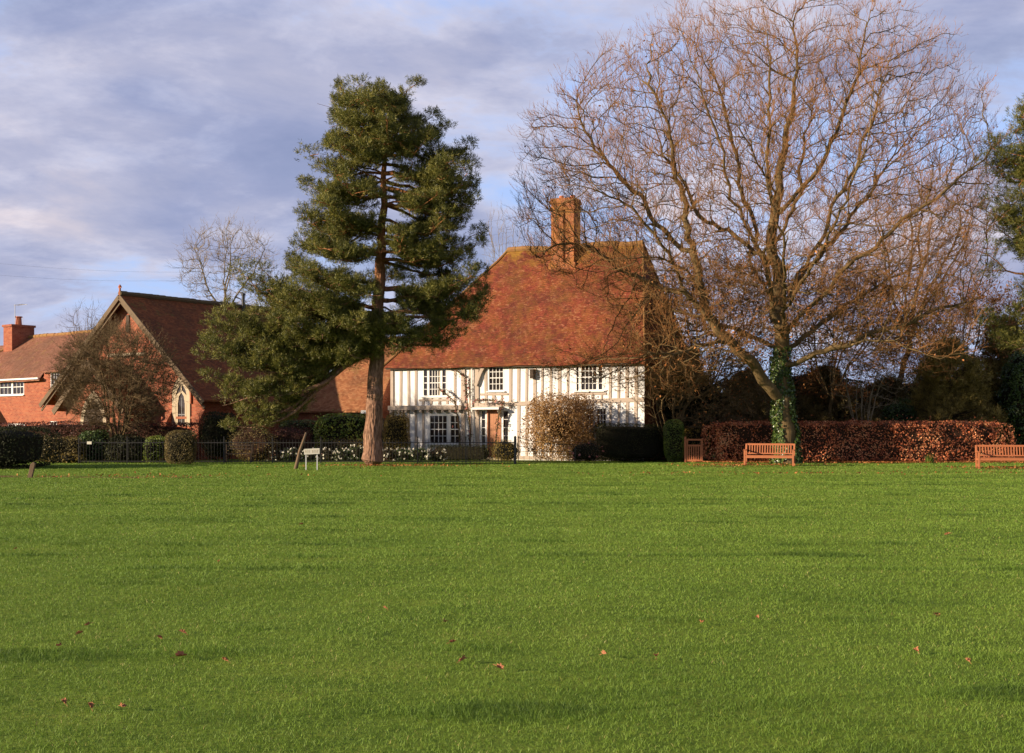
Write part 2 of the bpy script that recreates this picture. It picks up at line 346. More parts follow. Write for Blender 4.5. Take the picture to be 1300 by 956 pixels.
# ------------------------------------------------------------------ vegetation tools
def norm(a): return a / np.maximum(np.linalg.norm(a, axis=-1, keepdims=True), 1e-9)
def frames(T, ref=(0.31, 0.87, 0.21)):
    r = np.broadcast_to(np.array(ref), T.shape); a = norm(np.cross(T, r)); b_ = np.cross(T, a); return a, b_
def graph_tubes(P, par, Rr, k):
    """tubes for every edge of a tree graph; rings are shared along each main line"""
    n = len(P); ed = np.nonzero(par >= 0)[0]; pa = par[ed]
    main = np.full(n, -1); order = ed[np.argsort(Rr[ed])]; main[par[order]] = order      # largest child wins
    T = np.zeros_like(P); has = main >= 0
    nxt = np.where(has, main, np.arange(n)); prv = np.where(par >= 0, par, np.arange(n))
    T = norm(P[nxt] - P[prv]); T[np.linalg.norm(P[nxt] - P[prv], axis=1) < 1e-8] = (0, 0, 1)
    E = norm(P[ed] - P[pa]); ismain = main[pa] == ed
    Ts = np.where(ismain[:, None], T[pa], E); Rs = np.where(ismain, Rr[pa], np.minimum(Rr[pa], Rr[ed] * 1.15))
    ang = np.arange(k) * 2 * np.pi / k; ca, sa = np.cos(ang), np.sin(ang)
    a1, b1 = frames(Ts); a2, b2 = frames(T[ed])
    r1 = P[pa][:, None] + (a1[:, None] * ca[None, :, None] + b1[:, None] * sa[None, :, None]) * Rs[:, None, None]
    r2 = P[ed][:, None] + (a2[:, None] * ca[None, :, None] + b2[:, None] * sa[None, :, None]) * Rr[ed][:, None, None]
    V = np.concatenate([r1, r2], 1).reshape(-1, 3); m_ = len(ed); base = (np.arange(m_) * 2 * k)[:, None]
    j = np.arange(k); q = np.stack([j, (j + 1) % k, (j + 1) % k + k, j + k], 1)
    Fq = (base[:, :, None] + q[None]).reshape(-1, 4)
    return V, Fq
def seg_tubes(A, B, ra, rb, k=3):
    T = norm(B - A); a, b_ = frames(T); ang = np.arange(k) * 2 * np.pi / k; c, s_ = np.cos(ang), np.sin(ang)
    off = a[:, None] * c[None, :, None] + b_[:, None] * s_[None, :, None]
    V = np.concatenate([A[:, None] + off * ra[:, None, None], B[:, None] + off * rb[:, None, None]], 1).reshape(-1, 3)
    j = np.arange(k); q = np.stack([j, (j + 1) % k, (j + 1) % k + k, j + k], 1)
    return V, ((np.arange(len(A)) * 2 * k)[:, None, None] + q[None]).reshape(-1, 4)
def colonize(init_P, init_par, pts, step=.35, infl=3.0, kill=.55, iters=160, inertia=.35, trop=(0, 0, .05), seed=1, focus=None, radial=.35):
    rng = np.random.default_rng(seed)
    P = [np.array(p, float) for p in init_P]; par = list(init_par)
    PA = np.array(P); D = np.full(len(pts), 1e9); N = np.zeros(len(pts), int); alive = np.ones(len(pts), bool)
    dirs = [np.zeros(3) if q < 0 else norm(P[i] - P[q]) for i, q in enumerate(par)]
    def upd(i0, new):
        for c0 in range(0, len(new), 256):
            blk = new[c0:c0 + 256]; d = np.linalg.norm(pts[:, None] - blk[None], axis=2); k = d.argmin(1); dm = d[np.arange(len(pts)), k]
            b_ = dm < D; D[b_] = dm[b_]; N[b_] = k[b_] + i0 + c0
    upd(0, PA); alive &= D > kill; tried = {}
    for it in range(iters):
        act = alive & (D < infl)
        if not act.any(): break
        idx = np.nonzero(act)[0]; vec = norm(pts[idx] - np.array(P)[N[idx]])
        nodes, inv = np.unique(N[idx], return_inverse=True); acc = np.zeros((len(nodes), 3)); np.add.at(acc, inv, vec)
        new = []
        for nd, v in zip(nodes, acc):
            if tried.get(nd, 0) > 3: continue
            tried[nd] = tried.get(nd, 0) + 1
            v = v / (np.linalg.norm(v) + 1e-9) + dirs[nd] * inertia + np.array(trop) + rng.normal(0, .10, 3)
            if focus is not None: v = v + norm(P[nd] - focus) * radial
            v /= np.linalg.norm(v); new.append(P[nd] + v * step); par.append(int(nd)); dirs.append(v)
        if not new: break
        i0 = len(P); P += new; upd(i0, np.array(new)); alive &= D > kill
    return np.array(P), np.array(par)
def pipe_radii(P, par, tip=.006, ex=2.1, scale=1.0):
    n = len(P); acc = np.zeros(n); 
    for i in range(n - 1, -1, -1):
        if acc[i] == 0: acc[i] = tip ** ex
        if par[i] >= 0: acc[par[i]] += acc[i] + (tip * .12) ** ex
    return acc ** (1 / ex) * scale
def grow_twigs(P, par, Rr, rmax=.02, per=2, L=.75, sub=3, r0=.005, up=.25, seed=3, out_c=None, levels=2, gnarl=.35):
    rng = np.random.default_rng(seed)
    cand = np.nonzero((Rr < rmax) & (par >= 0))[0]; idx = np.repeat(cand, per)
    S = P[idx] + (P[par[idx]] - P[idx]) * rng.random((len(idx), 1)); D0 = norm(P[idx] - P[par[idx]])
    V_, F_ = [], []; off = 0; ends = []
    Ln = L * rng.uniform(.45, 1.1, len(S)); rad = np.full(len(S), r0)
    for lv in range(levels + 1):
        spread = .55 if lv else .55
        d = norm(D0 + rng.normal(0, spread, D0.shape) + np.array([0, 0, up]) + (0 if out_c is None else norm(S - out_c) * .35))
        A = S; segs = 3 if lv == 0 else 2; allp = [A]; dd = d
        for s_ in range(segs):
            dd = norm(dd + rng.normal(0, gnarl * .5, dd.shape) + np.array([0, 0, .06]))
            Bp = A + dd * (Ln / segs)[:, None]
            ra = rad * (1 - .28 * s_); rb = rad * (1 - .28 * (s_ + 1))
            v, f = seg_tubes(A, Bp, ra, rb, 3); V_.append(v); F_.append(f + off); off += len(v); A = Bp; allp.append(A)
        ends.append((A, dd))
        if lv == levels: break
        ns = len(S); k = sub if lv == 0 else 2
        pick = rng.integers(1, segs + 1, (ns, k)); pts = np.stack(allp, 1)
        S = pts[np.arange(ns)[:, None], pick].reshape(-1, 3); D0 = np.repeat(dd, k, 0); Ln = np.repeat(Ln, k) * rng.uniform(.35, .65, ns * k); rad = np.repeat(rad, k) * .75
    return np.concatenate(V_), np.concatenate(F_), ends
def leaf_quads(C, Nn, L, W, rng, twist=True):
    """diamond leaves at C facing Nn"""
    n = len(C); r = rng.normal(size=(n, 3)); t = norm(np.cross(Nn, r)); b_ = np.cross(Nn, t)
    L = np.broadcast_to(L, n)[:, None]; W = np.broadcast_to(W, n)[:, None]; bend = Nn * (L * rng.uniform(-.15, .25, (n, 1)))
    V = np.stack([C - t * L * .5, C + b_ * W * .5 + t * L * .05, C + t * L * .5 + bend, C - b_ * W * .5 + t * L * .05], 1).reshape(-1, 3)
    return V, np.arange(4 * n).reshape(n, 4)
def blade_tris(A, D, L, W, rng):
    n = len(A); s_ = norm(np.cross(D, rng.normal(size=(n, 3)))); L = np.broadcast_to(L, n)[:, None]; W = np.broadcast_to(W, n)[:, None]
    V = np.stack([A - s_ * W * .5, A + s_ * W * .5, A + D * L], 1).reshape(-1, 3); return V, np.arange(3 * n).reshape(n, 3)
def vnoise(X, s=1.0, seed=0):
    """cheap smooth noise of positions (n,3) -> about -1..1"""
    r = np.random.default_rng(seed + 100); o = 0
    for k in range(7):
        w = r.normal(0, 1, 3) * s * (1.0 + .35 * k); o = o + np.sin(X @ w + r.uniform(0, 6.28)) / (1 + .25 * k)
    return o / 3.4
def pip(poly, x, y):
    ins = np.zeros(len(x), bool); n = len(poly)
    for i in range(n):
        (x1, y1), (x2, y2) = poly[i], poly[(i + 1) % n]
        c = ((y1 > y) != (y2 > y)); t = (x2 - x1) * (y - y1) / ((y2 - y1) if y2 != y1 else 1e-9) + x1
        ins ^= c & (x < t)
    return ins

def crown_points(poly, Y0, n, depth, seed, ctr=None, shell=.45):
    """attraction points inside an outline given in photo pixels at distance Y0, with real depth"""
    rng = np.random.default_rng(seed); xs = [p[0] for p in poly]; ys = [p[1] for p in poly]
    c = ctr or ((min(xs) + max(xs)) / 2, (min(ys) + max(ys)) / 2); out = []
    hw = (max(xs) - min(xs)) / 2; hh = (max(ys) - min(ys)) / 2
    while len(out) < n:
        x = rng.uniform(min(xs), max(xs), 4000); y = rng.uniform(min(ys), max(ys), 4000); ok = pip(poly, x, y); x, y = x[ok], y[ok]
        r = np.sqrt(((x - c[0]) / hw) ** 2 + ((y - c[1]) / hh) ** 2); D = depth * np.sqrt(np.clip(1 - r ** 2, .03, 1))
        dy = rng.uniform(-1, 1, len(x)) * D
        rr = np.sqrt(r ** 2 + (dy / depth) ** 2); keep = rng.random(len(x)) < shell + (1 - shell) * np.clip(rr, 0, 1) ** 2
        for a, b_, d in zip(x[keep], y[keep], dy[keep]):
            out.append(((a - CX) / F * Y0, Y0 + d, EYE + (HY - b_) / F * Y0))
    return np.array(out[:n])
def limb_nodes(limbs, Y0, step=.4):
    """limbs: list of lists of (px,py,dy); each limb's first point attaches to the nearest existing node"""
    P = []; par = []
    for li, L in enumerate(limbs):
        pts = [np.array((X_(p[0], Y0), Y0 + p[2], Z_(p[1], Y0))) for p in L]
        # smooth the polyline
        dense = []
        for i in range(len(pts) - 1):
            p0, p1, p2, p3 = pts[max(i - 1, 0)], pts[i], pts[i + 1], pts[min(i + 2, len(pts) - 1)]
            n = max(1, int(np.linalg.norm(p2 - p1) / step))
            for j in range(n):
                t = j / n; dense.append(.5 * ((2 * p1) + (-p0 + p2) * t + (2 * p0 - 5 * p1 + 4 * p2 - p3) * t * t + (-p0 + 3 * p1 - 3 * p2 + p3) * t ** 3))
        dense.append(pts[-1]); start = 0
        if not P: prev = -1
        else:
            d = np.linalg.norm(np.array(P) - dense[0], axis=1); prev = int(d.argmin()); start = 1
        for q in dense[start:]:
            q = q + (RNG.normal(0, .035, 3) if P else 0)
            P.append(q); par.append(prev); prev = len(P) - 1
    return P, par
def build_tree(name, Y0, base_px, limbs, pts, label, cat='tree', group=None, bark='oak_bark', twig='twig_red', rad_scale=1.0, tip=.006, ex=2.1, twigs=None,
               step=.35, infl=3.0, kill=.55, seed=1, trop=(0, 0, .05), leaves=None, flare=1.35, inertia=.35, iters=160, rmin_main=.02, focus=None, radial=.35, gnarl=.14, minr=None):
    iP, ip = limb_nodes(limbs, Y0); P, par = colonize(iP, ip, pts, step, infl, kill, iters, inertia, trop, seed, focus, radial)
    gn = np.stack([vnoise(P, .8, seed + q) for q in (11, 12, 13)], 1) * gnarl + np.stack([vnoise(P, 3.0, seed + q) for q in (21, 22, 23)], 1) * gnarl * .42
    P = P + gn * np.clip(P[:, 2:] / 6 - .1, 0, 1)
    Rr = pipe_radii(P, par, tip, ex, rad_scale)
    if minr is not None:
        for (a, b_, zr) in minr:
            k = np.arange(a, min(b_, len(iP))); Rr[k] = np.maximum(Rr[k], np.interp(P[k, 2], [q[0] for q in zr], [q[1] for q in zr]))
    base = np.array([X_(base_px, Y0), Y0, 0.0]); hz = P[:, 2]
    Rr = Rr * (1 + (flare - 1) * np.exp(-np.clip(hz, 0, None) / .35) * (Rr > .05))
    P = P - base
    root = empty(name, base, 0, label, cat, group)
    big = Rr > min(rmin_main, .35 * Rr.max())
    def sub(mask, k, nm, mat, smooth):
        idx = np.nonzero(mask & (par >= 0))[0]
        keep = np.zeros(len(P), bool); keep[idx] = True; keep[par[idx]] = True
        mp = np.full(len(P), -1); ki = np.nonzero(keep)[0]; mp[ki] = np.arange(len(ki))
        pp = np.where(mask[ki] & (par[ki] >= 0), mp[np.maximum(par[ki], 0)], -1)
        V, Fq = graph_tubes(P[ki], pp, Rr[ki], k); return V, Fq
    V, Fq = sub(big, 9, 'trunk', None, True); V = V + (vnoise(V, 5, 3)[:, None] * .0)
    link('trunk', np_mesh('trunk', V, [Fq], M[bark], smooth=True), root)
    V1, F1 = sub(~big, 4, 'twig', None, False)
    tw = dict(rmax=.02, per=2, L=.75, sub=3, r0=.005, up=.25, seed=seed + 5, levels=2); tw.update(twigs or {})
    V2, F2, ends = grow_twigs(P, par, Rr, out_c=np.array([0, 0, P[:, 2].mean() * .7]), **tw)
    mid = np.concatenate([np.zeros(len(F1)), np.ones(len(F2))])
    link('crown', np_mesh('crown', np.concatenate([V1, V2]), [np.concatenate([F1, F2 + len(V1)])], [M[bark], M[twig]], midx=mid), root)
    if leaves: 
        rng = np.random.default_rng(seed + 9); E = np.concatenate([e[0] for e in ends]); w = leaves['where'](E + base, rng); E = E[w]
        E = np.repeat(E, leaves.get('per', 1), 0) + rng.normal(0, leaves.get('jit', .08), (len(E) * leaves.get('per', 1), 3))
        s_ = rng.uniform(.6, 1.15, len(E)) * leaves.get('size', .11)
        V, Fq = leaf_quads(E, norm(rng.normal(size=E.shape) + np.array([-.3, -.3, .2])), s_, s_ * .62, rng)
        link('foliage', np_mesh('foliage', V, [Fq], M[leaves['mat']], tint=rng.random(len(Fq))), root)
    return root, P + base, par, Rr

# conifer foliage: pads of needle tufts
def pad_needles(C, rad, rng, tuft_n, blades, L, W, upb=.5):
    """C centres (n,3), rad (n,3) ellipsoid radii -> blades. tufts sit on the upper/outer surface of each pad"""
    VV = []; TT = []
    n = len(C); d = norm(rng.normal(size=(n, tuft_n, 3)) + np.array([0, 0, upb])); r = rng.uniform(.35, 1.0, (n, tuft_n, 1)) ** .6
    lump = 1 + .22 * np.sin(d[..., :1] * 5 + C[:, None, :1] * 3) 
    S = C[:, None] + d * rad[:, None] * r * lump; S = S.reshape(-1, 3); Dd = d.reshape(-1, 3)
    ax = norm(Dd * np.array([1, 1, .6]) + np.array([0, 0, .55]) + rng.normal(0, .3, Dd.shape))
    tt = np.clip(.42 + .25 * rng.normal(size=len(S)), 0, 1)
    A = np.repeat(S, blades, 0) + rng.normal(0, .035, (len(S) * blades, 3)) + np.repeat(ax, blades, 0) * rng.uniform(-.12, .12, (len(S) * blades, 1))
    dd = norm(np.repeat(ax, blades, 0) * 1.0 + rng.normal(0, .62, A.shape))
    V, Ft = blade_tris(A, dd, L * rng.uniform(.7, 1.2, len(A)), W, rng)
    return V, Ft, np.clip(np.repeat(tt, blades) + rng.normal(0, .13, len(Ft)), 0, 1)

def cube_grid(nx, ny, nz):
    """grid points on the 6 faces of the cube [-1,1]^3 and quads"""
    V = []; Fq = []
    def face(n1, n2, fn):
        o = len(V)
        for j in range(n2 + 1):
            for i in range(n1 + 1): V.append(fn(-1 + 2 * i / n1, -1 + 2 * j / n2))
        for j in range(n2):
            for i in range(n1):
                k = o + j * (n1 + 1) + i; Fq.append((k, k + 1, k + n1 + 2, k + n1 + 1))
    face(nx, ny, lambda a, b_: (a, b_, 1)); face(nx, ny, lambda a, b_: (a, -b_, -1))
    face(nx, nz, lambda a, b_: (a, -1, b_)); face(nx, nz, lambda a, b_: (-a, 1, b_))
    face(ny, nz, lambda a, b_: (1, a, b_)); face(ny, nz, lambda a, b_: (-1, -a, b_))
    return np.array(V, float), np.array(Fq)
def bush(name, px0, px1, pyt, Y, dep, label, cat, mat, p=2.4, size=.07, dens=260, lump=.12, lf=1.6, group=None, zb=0.0, core='core', yaw=0.0, rough=.12,
         root=None, wisp=.0, aspect=.6, seed=None, cz=.86, holes=0.0, extra=None, kind=None, X0=None, X1=None, H=None):
    seed = seed if seed is not None else int(abs(px0) * 7 + pyt); rng = np.random.default_rng(seed)
    x0, x1 = (X_(px0, Y), X_(px1, Y)) if X0 is None else (X0, X1); h = (Z_(pyt, Y) if H is None else H) - zb
    a, b_, c = (x1 - x0) / 2, dep / 2, h / 2; cx = (x0 + x1) / 2
    A = np.array([a * b_ * 4 * 2, a * c * 4 * 2, b_ * c * 4 * 2]); n = int(A.sum() * dens)
    ax = rng.choice(3, n, p=A / A.sum()); U = rng.uniform(-1, 1, (n, 3)); sg = rng.choice([-1, 1], n)
    for k, col in ((0, 2), (1, 1), (2, 0)): U[ax == k, col] = sg[ax == k]
    def shp(U, s_=1.0):
        q = (np.abs(U) ** p).sum(1, keepdims=True) ** (1 / p); u = U / q
        nn = norm(np.sign(u) * np.abs(u) ** (p - 1) / np.array([a, b_, c]))
        W = u * np.array([a, b_, c]) * s_; W = W + nn * (vnoise(W + cx, lf, seed)[:, None] * lump); return W, nn
    W, nn = shp(U); W = W - nn * (rng.random((n, 1)) ** 2 * rough) + nn * (rng.random((n, 1)) < wisp) * rng.random((n, 1)) * .3
    keep = (W[:, 2] > -c + .02) & (rng.random(n) > holes * np.clip(vnoise(W + cx, 1.9, seed + 7) * 1.6 + .1, 0, 1)); W, nn = W[keep], nn[keep]
    s_ = size * rng.uniform(.6, 1.3, len(W)); nd = norm(nn + rng.normal(0, .65, nn.shape))
    V, Fq = leaf_quads(W, nd, s_, s_ * aspect, rng)
    tint = np.clip(.48 + .36 * vnoise(W + cx, 2.6, seed + 1) + rng.normal(0, .2, len(W)), 0, 1)
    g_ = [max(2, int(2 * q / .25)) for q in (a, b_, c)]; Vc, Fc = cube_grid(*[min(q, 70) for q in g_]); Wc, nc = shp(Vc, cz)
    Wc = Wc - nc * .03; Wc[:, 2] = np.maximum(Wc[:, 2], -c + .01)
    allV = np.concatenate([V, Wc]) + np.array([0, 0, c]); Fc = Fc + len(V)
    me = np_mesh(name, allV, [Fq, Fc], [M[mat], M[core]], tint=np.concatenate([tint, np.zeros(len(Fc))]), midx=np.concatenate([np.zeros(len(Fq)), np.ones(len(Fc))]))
    if root is not None:
        o = link('foliage', me, root, (0, 0, 0)); return o
    if extra is None:
        o = link(name, me, None, (cx, Y + b_, zb)); o.rotation_euler = (0, 0, yaw); return tag(o, label, cat, group, kind)
    r = empty(name, (cx, Y + b_, zb), yaw, label, cat, group); link('foliage', me, r)
    for nm, mt, cnt, sz, face in extra:       # blossoms on the surface
        U2 = rng.uniform(-1, 1, (cnt * 6, 3)); U2[np.arange(len(U2)), rng.integers(0, 3, len(U2))] = rng.choice([-1, 1], len(U2)); W2, n2 = shp(U2)
        k = (W2[:, 2] > -c * .5); W2, n2 = W2[k][:cnt], n2[k][:cnt]
        Q = np.repeat(W2 + n2 * .05, 6, 0) + rng.normal(0, sz * .22, (len(W2) * 6, 3)); V2, F2 = leaf_quads(Q, norm(np.repeat(n2, 6, 0) + rng.normal(0, .6, Q.shape)), sz, sz * .9, rng)
        link(nm, np_mesh(nm, V2 + np.array([0, 0, c]), [F2], M[mt], tint=rng.random(len(F2))), r)
    return r

# ------------------------------------------------------------------ camera, sun, sky
cam_d = bpy.data.cameras.new('camera'); cam = bpy.data.objects.new('camera', cam_d); COL.objects.link(cam); sc.camera = cam
cam.location = (0, 0, EYE); cam.rotation_euler = (R(90), 0, 0)
cam_d.sensor_width = 36; cam_d.lens = 36 * F / 1300; cam_d.shift_y = (HY - 478) / 1300; cam_d.clip_end = 6000; cam_d.clip_start = .1
SUN_AZ = 70.0; SUN_EL = 13.5     # degrees left of behind the camera, degrees above the horizon
sl = bpy.data.lights.new('sun', 'SUN'); so = bpy.data.objects.new('sun', sl); COL.objects.link(so)
sd = Vector((-math.sin(R(SUN_AZ)) * math.cos(R(SUN_EL)), -math.cos(R(SUN_AZ)) * math.cos(R(SUN_EL)), math.sin(R(SUN_EL))))
so.rotation_euler = sd.to_track_quat('Z', 'Y').to_euler(); sl.energy = 5.0; sl.angle = R(.5); sl.color = (1.0, .82, .61); so.location = (-60, -20, 40)
w = bpy.data.worlds.new('World'); sc.world = w; w.use_nodes = True; nt = w.node_tree; nt.nodes.clear(); g = NT(nt)
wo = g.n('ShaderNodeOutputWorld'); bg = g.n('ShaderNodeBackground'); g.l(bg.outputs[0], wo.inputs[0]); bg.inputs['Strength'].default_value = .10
sky = g.n('ShaderNodeTexSky'); sky.sky_type = 'NISHITA'; sky.sun_disc = False; sky.sun_elevation = R(SUN_EL)
sky.sun_rotation = math.atan2(sd.x, sd.y); sky.air_density = 1.0; sky.dust_density = .6; sky.ozone_density = 2.0
tc = g.tex('Generated'); sp = g.n('ShaderNodeSeparateXYZ'); g.l(tc, sp.inputs[0])
zz = g.math('ADD', g.math('MAXIMUM', sp.outputs[2], 0.0), .24)
cb = g.n('ShaderNodeCombineXYZ'); g.l(g.math('DIVIDE', sp.outputs[0], zz), cb.inputs[0]); g.l(g.math('DIVIDE', sp.outputs[1], zz), cb.inputs[1])
cv = g.mapping(cb.outputs[0], (.85, 1.0, 1), (3.4, 1.3, 0), (0, 0, R(12)))
n1 = g.noise(cv, 1.35, 9, .60, .30); n2 = g.noise(cv, 4.2, 7, .62, .3); n3 = g.noise(g.mapping(cv, (1, 1, 1), (7, 3, 0)), 1.7, 7, .58, .35)
cov = g.math('ADD', g.math('MULTIPLY', n1, .70), g.math('MULTIPLY', n2, .30))
mask = g.ramp(cov, [(.42, (0, 0, 0)), (.455, (.5, .5, .5)), (.50, (1, 1, 1))])
ccol = g.ramp(n3, [(.30, (1.8, 2.2, 3.5)), (.45, (2.4, 2.7, 4.0)), (.57, (3.4, 3.5, 4.5)), (.68, (4.7, 4.35, 4.8))])
edge = g.ramp(cov, [(.42, (1.30, 1.28, 1.2)), (.49, (1.22, 1.18, 1.12)), (.56, (.92, .92, .95)), (.66, (.80, .82, .88))])
ccol = g.mix(1.0, ccol, edge, 'MULTIPLY')
skc = g.mix(.75, sky.outputs[0], (3.1, 4.1, 7.0)); 
zenith_dim = g.ramp(sp.outputs[2], [(.34, (.95, .95, .95)), (.62, (.42, .42, .42)), (1, (.34, .34, .34))])     # unseen sky overhead dimmed on purpose, to cut ambient fill and deepen shade
g.l(g.mix(1.0, g.mix(mask, skc, ccol), zenith_dim, 'MULTIPLY'), bg.inputs['Color'])
vs = sc.view_settings; vs.view_transform = 'Standard'; vs.look = 'None'; vs.gamma = 1; vs.use_curve_mapping = False; vs.exposure = .75
sc.cycles.use_denoising = True; sc.cycles.max_bounces = 6; sc.cycles.diffuse_bounces = 3; sc.cycles.transmission_bounces = 4; sc.cycles.transparent_max_bounces = 6
sc.cycles.caustics_reflective = False; sc.cycles.caustics_refractive = False

# ------------------------------------------------------------------ ground and grass
def ground_h(x, y):
    x = np.asarray(x, float); y = np.asarray(y, float)
    f = np.clip((62 - y) / 8, 0, 1) * np.clip((70 - np.abs(x)) / 15, 0, 1)
    h = .022 * np.sin(x * .9 + y * .5 + 1) * np.sin(y * 1.25 - x * .22) + .018 * np.sin(x * .45 - 1.2 * y + 2.1 + 1.3 * np.sin(x * .31)) + .013 * np.sin(2.1 * x + 1.1 * y + 1.7 * np.sin(y * .8)) * np.sin(2.9 * y - .7 * x)
    h += .007 * np.sin(5.3 * x + 2.2 * y) * np.sin(4.7 * y - 1.9 * x + np.sin(x))
    bank = 41.3 + .5 * np.sin(x * .35) + .03 * x
    h += .07 * np.exp(-((y - bank) / .55) ** 2) * (.35 + .65 * np.clip((x + 2) / 6, 0, 1)) + .05 * np.clip((y - bank) / 1.0, 0, 1)
    return h * f * .62
def bare(x, y):
    """0..1: worn brown earth and old leaves in the turf"""
    def blob(cx, cy, rx, ry): return np.exp(-((x - cx) / rx) ** 2 - ((y - cy) / ry) ** 2)
    b_ = blob(-12.2, 40.6, 3.2, .75) + blob(-16.2, 41.2, 1.6, .6) + .8 * blob(-4.4, 50.8, 1.8, 1.0) + .6 * blob(-6.6, 45.2, 2.8, .7) + .8 * blob(-1.8, 43.2, 1.6, .5) + .5 * blob(-.6, 45, 2.2, .5)
    b_ = b_ + .85 * np.exp(-((y - 42.2 - .03 * x) / .55) ** 2) * np.clip((x - 1) / 4, 0, 1) * (.6 + .4 * np.sin(x * 1.3)) + .35 * np.exp(-((y - 46) / 2.5) ** 2) * np.clip((x - 4) / 4, 0, 1)
    b_ = b_ + .8 * blob(8.7, 50.8, 2.0, .9) + .9 * blob(20, 47.8, 2.4, 1.0) + .8 * np.exp(-((y - 55.6) / .6) ** 2) * np.clip((x - 8) / 2, 0, 1)
    return np.clip(b_ * (.75 + .5 * np.sin(x * 3.1 + y) * np.sin(y * 2.7 - x)), 0, 1)
def axis_pts(lo, hi, st, far):
    a = list(np.arange(lo, hi + st / 2, st)); o = []; s_, q = st, hi
    while q < far: s_ *= 1.5; q += s_; o.append(q)
    o2 = []; s_, q = st, lo
    while q > -far: s_ *= 1.5; q -= s_; o2.append(q)
    return np.array(o2[::-1] + a + o)
gx = axis_pts(-34, 34, .28, 2500); gy = axis_pts(2, 64, .22, 2500)
GX, GY = np.meshgrid(gx, gy); GZ = ground_h(GX, GY); nxg, nyg = len(gx), len(gy)
ii = (np.arange(nyg - 1)[:, None] * nxg + np.arange(nxg - 1)[None]).ravel()
gm = np_mesh('lawn', np.stack([GX, GY, GZ], -1).reshape(-1, 3), [np.stack([ii, ii + 1, ii + nxg + 1, ii + nxg], 1)], [], smooth=True)
at = gm.attributes.new('bare', 'FLOAT', 'POINT'); at.data.foreach_set('value', bare(GX, GY).ravel().astype(np.float32))
m, nt, out = new_mat('turf'); g = NT(nt); v = g.tex('Object')
big = g.noise(g.mapping(v, (.5, .8, 1)), 1.0, 5, .6); fine = g.noise(v, 9, 6, .75); mid = g.noise(g.mapping(v, (1.0, 1.9, 1)), 1.7, 4, .6)
col = g.ramp(g.math('ADD', g.math('MULTIPLY', big, .35), g.math('ADD', g.math('MULTIPLY', fine, .35), g.math('MULTIPLY', mid, .3))),
             [(.36, (.085, .140, .016)), (.47, (.148, .220, .025)), (.56, (.195, .26, .033)), (.66, (.25, .28, .05))])
ba = g.n('ShaderNodeAttribute', attribute_name='bare').outputs['Fac']
earth = g.ramp(g.noise(v, 6, 6, .8), [(.35, (.07, .04, .02)), (.55, (.20, .10, .045)), (.7, (.30, .19, .09))])
bf = g.math('MULTIPLY', g.ramp(g.math('ADD', ba, g.math('MULTIPLY', g.math('SUBTRACT', fine, .5), 1.6)), [(.35, (0, 0, 0)), (.75, (1, 1, 1))]), .8)
g.bsdf(out, g.mix(bf, col, earth), .9, .1, g.bump(fine, .9, .06)); gm.materials.append(m)
tag(link('lawn', gm), 'broad green village lawn with worn patches', None, None, 'structure')

def make_grass():
    rng = np.random.default_rng(21); NB = 860000
    # distance sampling: density per m2 ~ Y^-1.7 inside the seen wedge
    u = rng.random(NB); e = .30; Y = (5.6 ** e + u * (57 ** e - 5.6 ** e)) ** (1 / e)
    X = rng.uniform(-1, 1, NB) * (.43 * Y + 1.4)
    Zg = ground_h(X, Y); q = np.stack([X, Y, np.zeros(NB)], 1)
    patch = vnoise(q * np.array([.45, 1.1, 1]), 1.0, 5); patch2 = vnoise(q * np.array([.8, 1.4, 1]), 2.8, 8); b_ = bare(X, Y)
    st = vnoise(q * np.array([.55, 2.3, 1]), 1.3, 15); long_ = np.clip(np.clip(patch * 1.3 - .35, 0, 1) * .5 + np.clip(st * 2.6 - 1.0, 0, 1), 0, 1)
    keep = rng.random(NB) > b_ * .85; X, Y, Zg, patch, patch2, b_, long_ = [t[keep] for t in (X, Y, Zg, patch, patch2, b_, long_)]; n = len(X)
    H = rng.uniform(.015, .034, n) * (1 + .9 * long_ + .25 * patch2) * (1 + Y * .006); W = np.maximum(.0030, Y * .00040) * rng.uniform(.8, 1.4, n)
    az = rng.uniform(0, 2 * np.pi, n); s_ = np.stack([np.cos(az), np.sin(az), np.zeros(n)], 1)
    la = rng.uniform(0, 2 * np.pi, n); ln = rng.uniform(.15, 1.0, n); D = norm(np.stack([np.cos(la) * ln, np.sin(la) * ln, np.ones(n)], 1))
    B = np.stack([X, Y, Zg - .004], 1); W = W[:, None]; Hc = H[:, None]
    Mi = B + D * Hc * .55; D2 = norm(D + np.stack([np.cos(la), np.sin(la), np.full(n, -.35)], 1) * rng.uniform(.1, .9, (n, 1))); T = Mi + D2 * Hc * .6
    V = np.stack([B - s_ * W * .5, B + s_ * W * .5, Mi + s_ * W * .42, Mi - s_ * W * .42, T], 1).reshape(-1, 3)
    o = np.arange(n) * 5; Fq = np.stack([o, o + 1, o + 2, o + 3], 1); Ft = np.stack([o + 3, o + 2, o + 4], 1)
    t = np.clip(.52 + .13 * patch2 - .17 * patch - .34 * long_ + rng.normal(0, .07, n) + (rng.random(n) < .025 + .3 * b_) * .45, 0, 1)
    me = np_mesh('grass', V, [Fq, Ft], M['grassblade'], tint=np.concatenate([t, t]))
    tag(link('grass', me), 'short mown grass covering the village green', None, None, 'stuff')
make_grass()

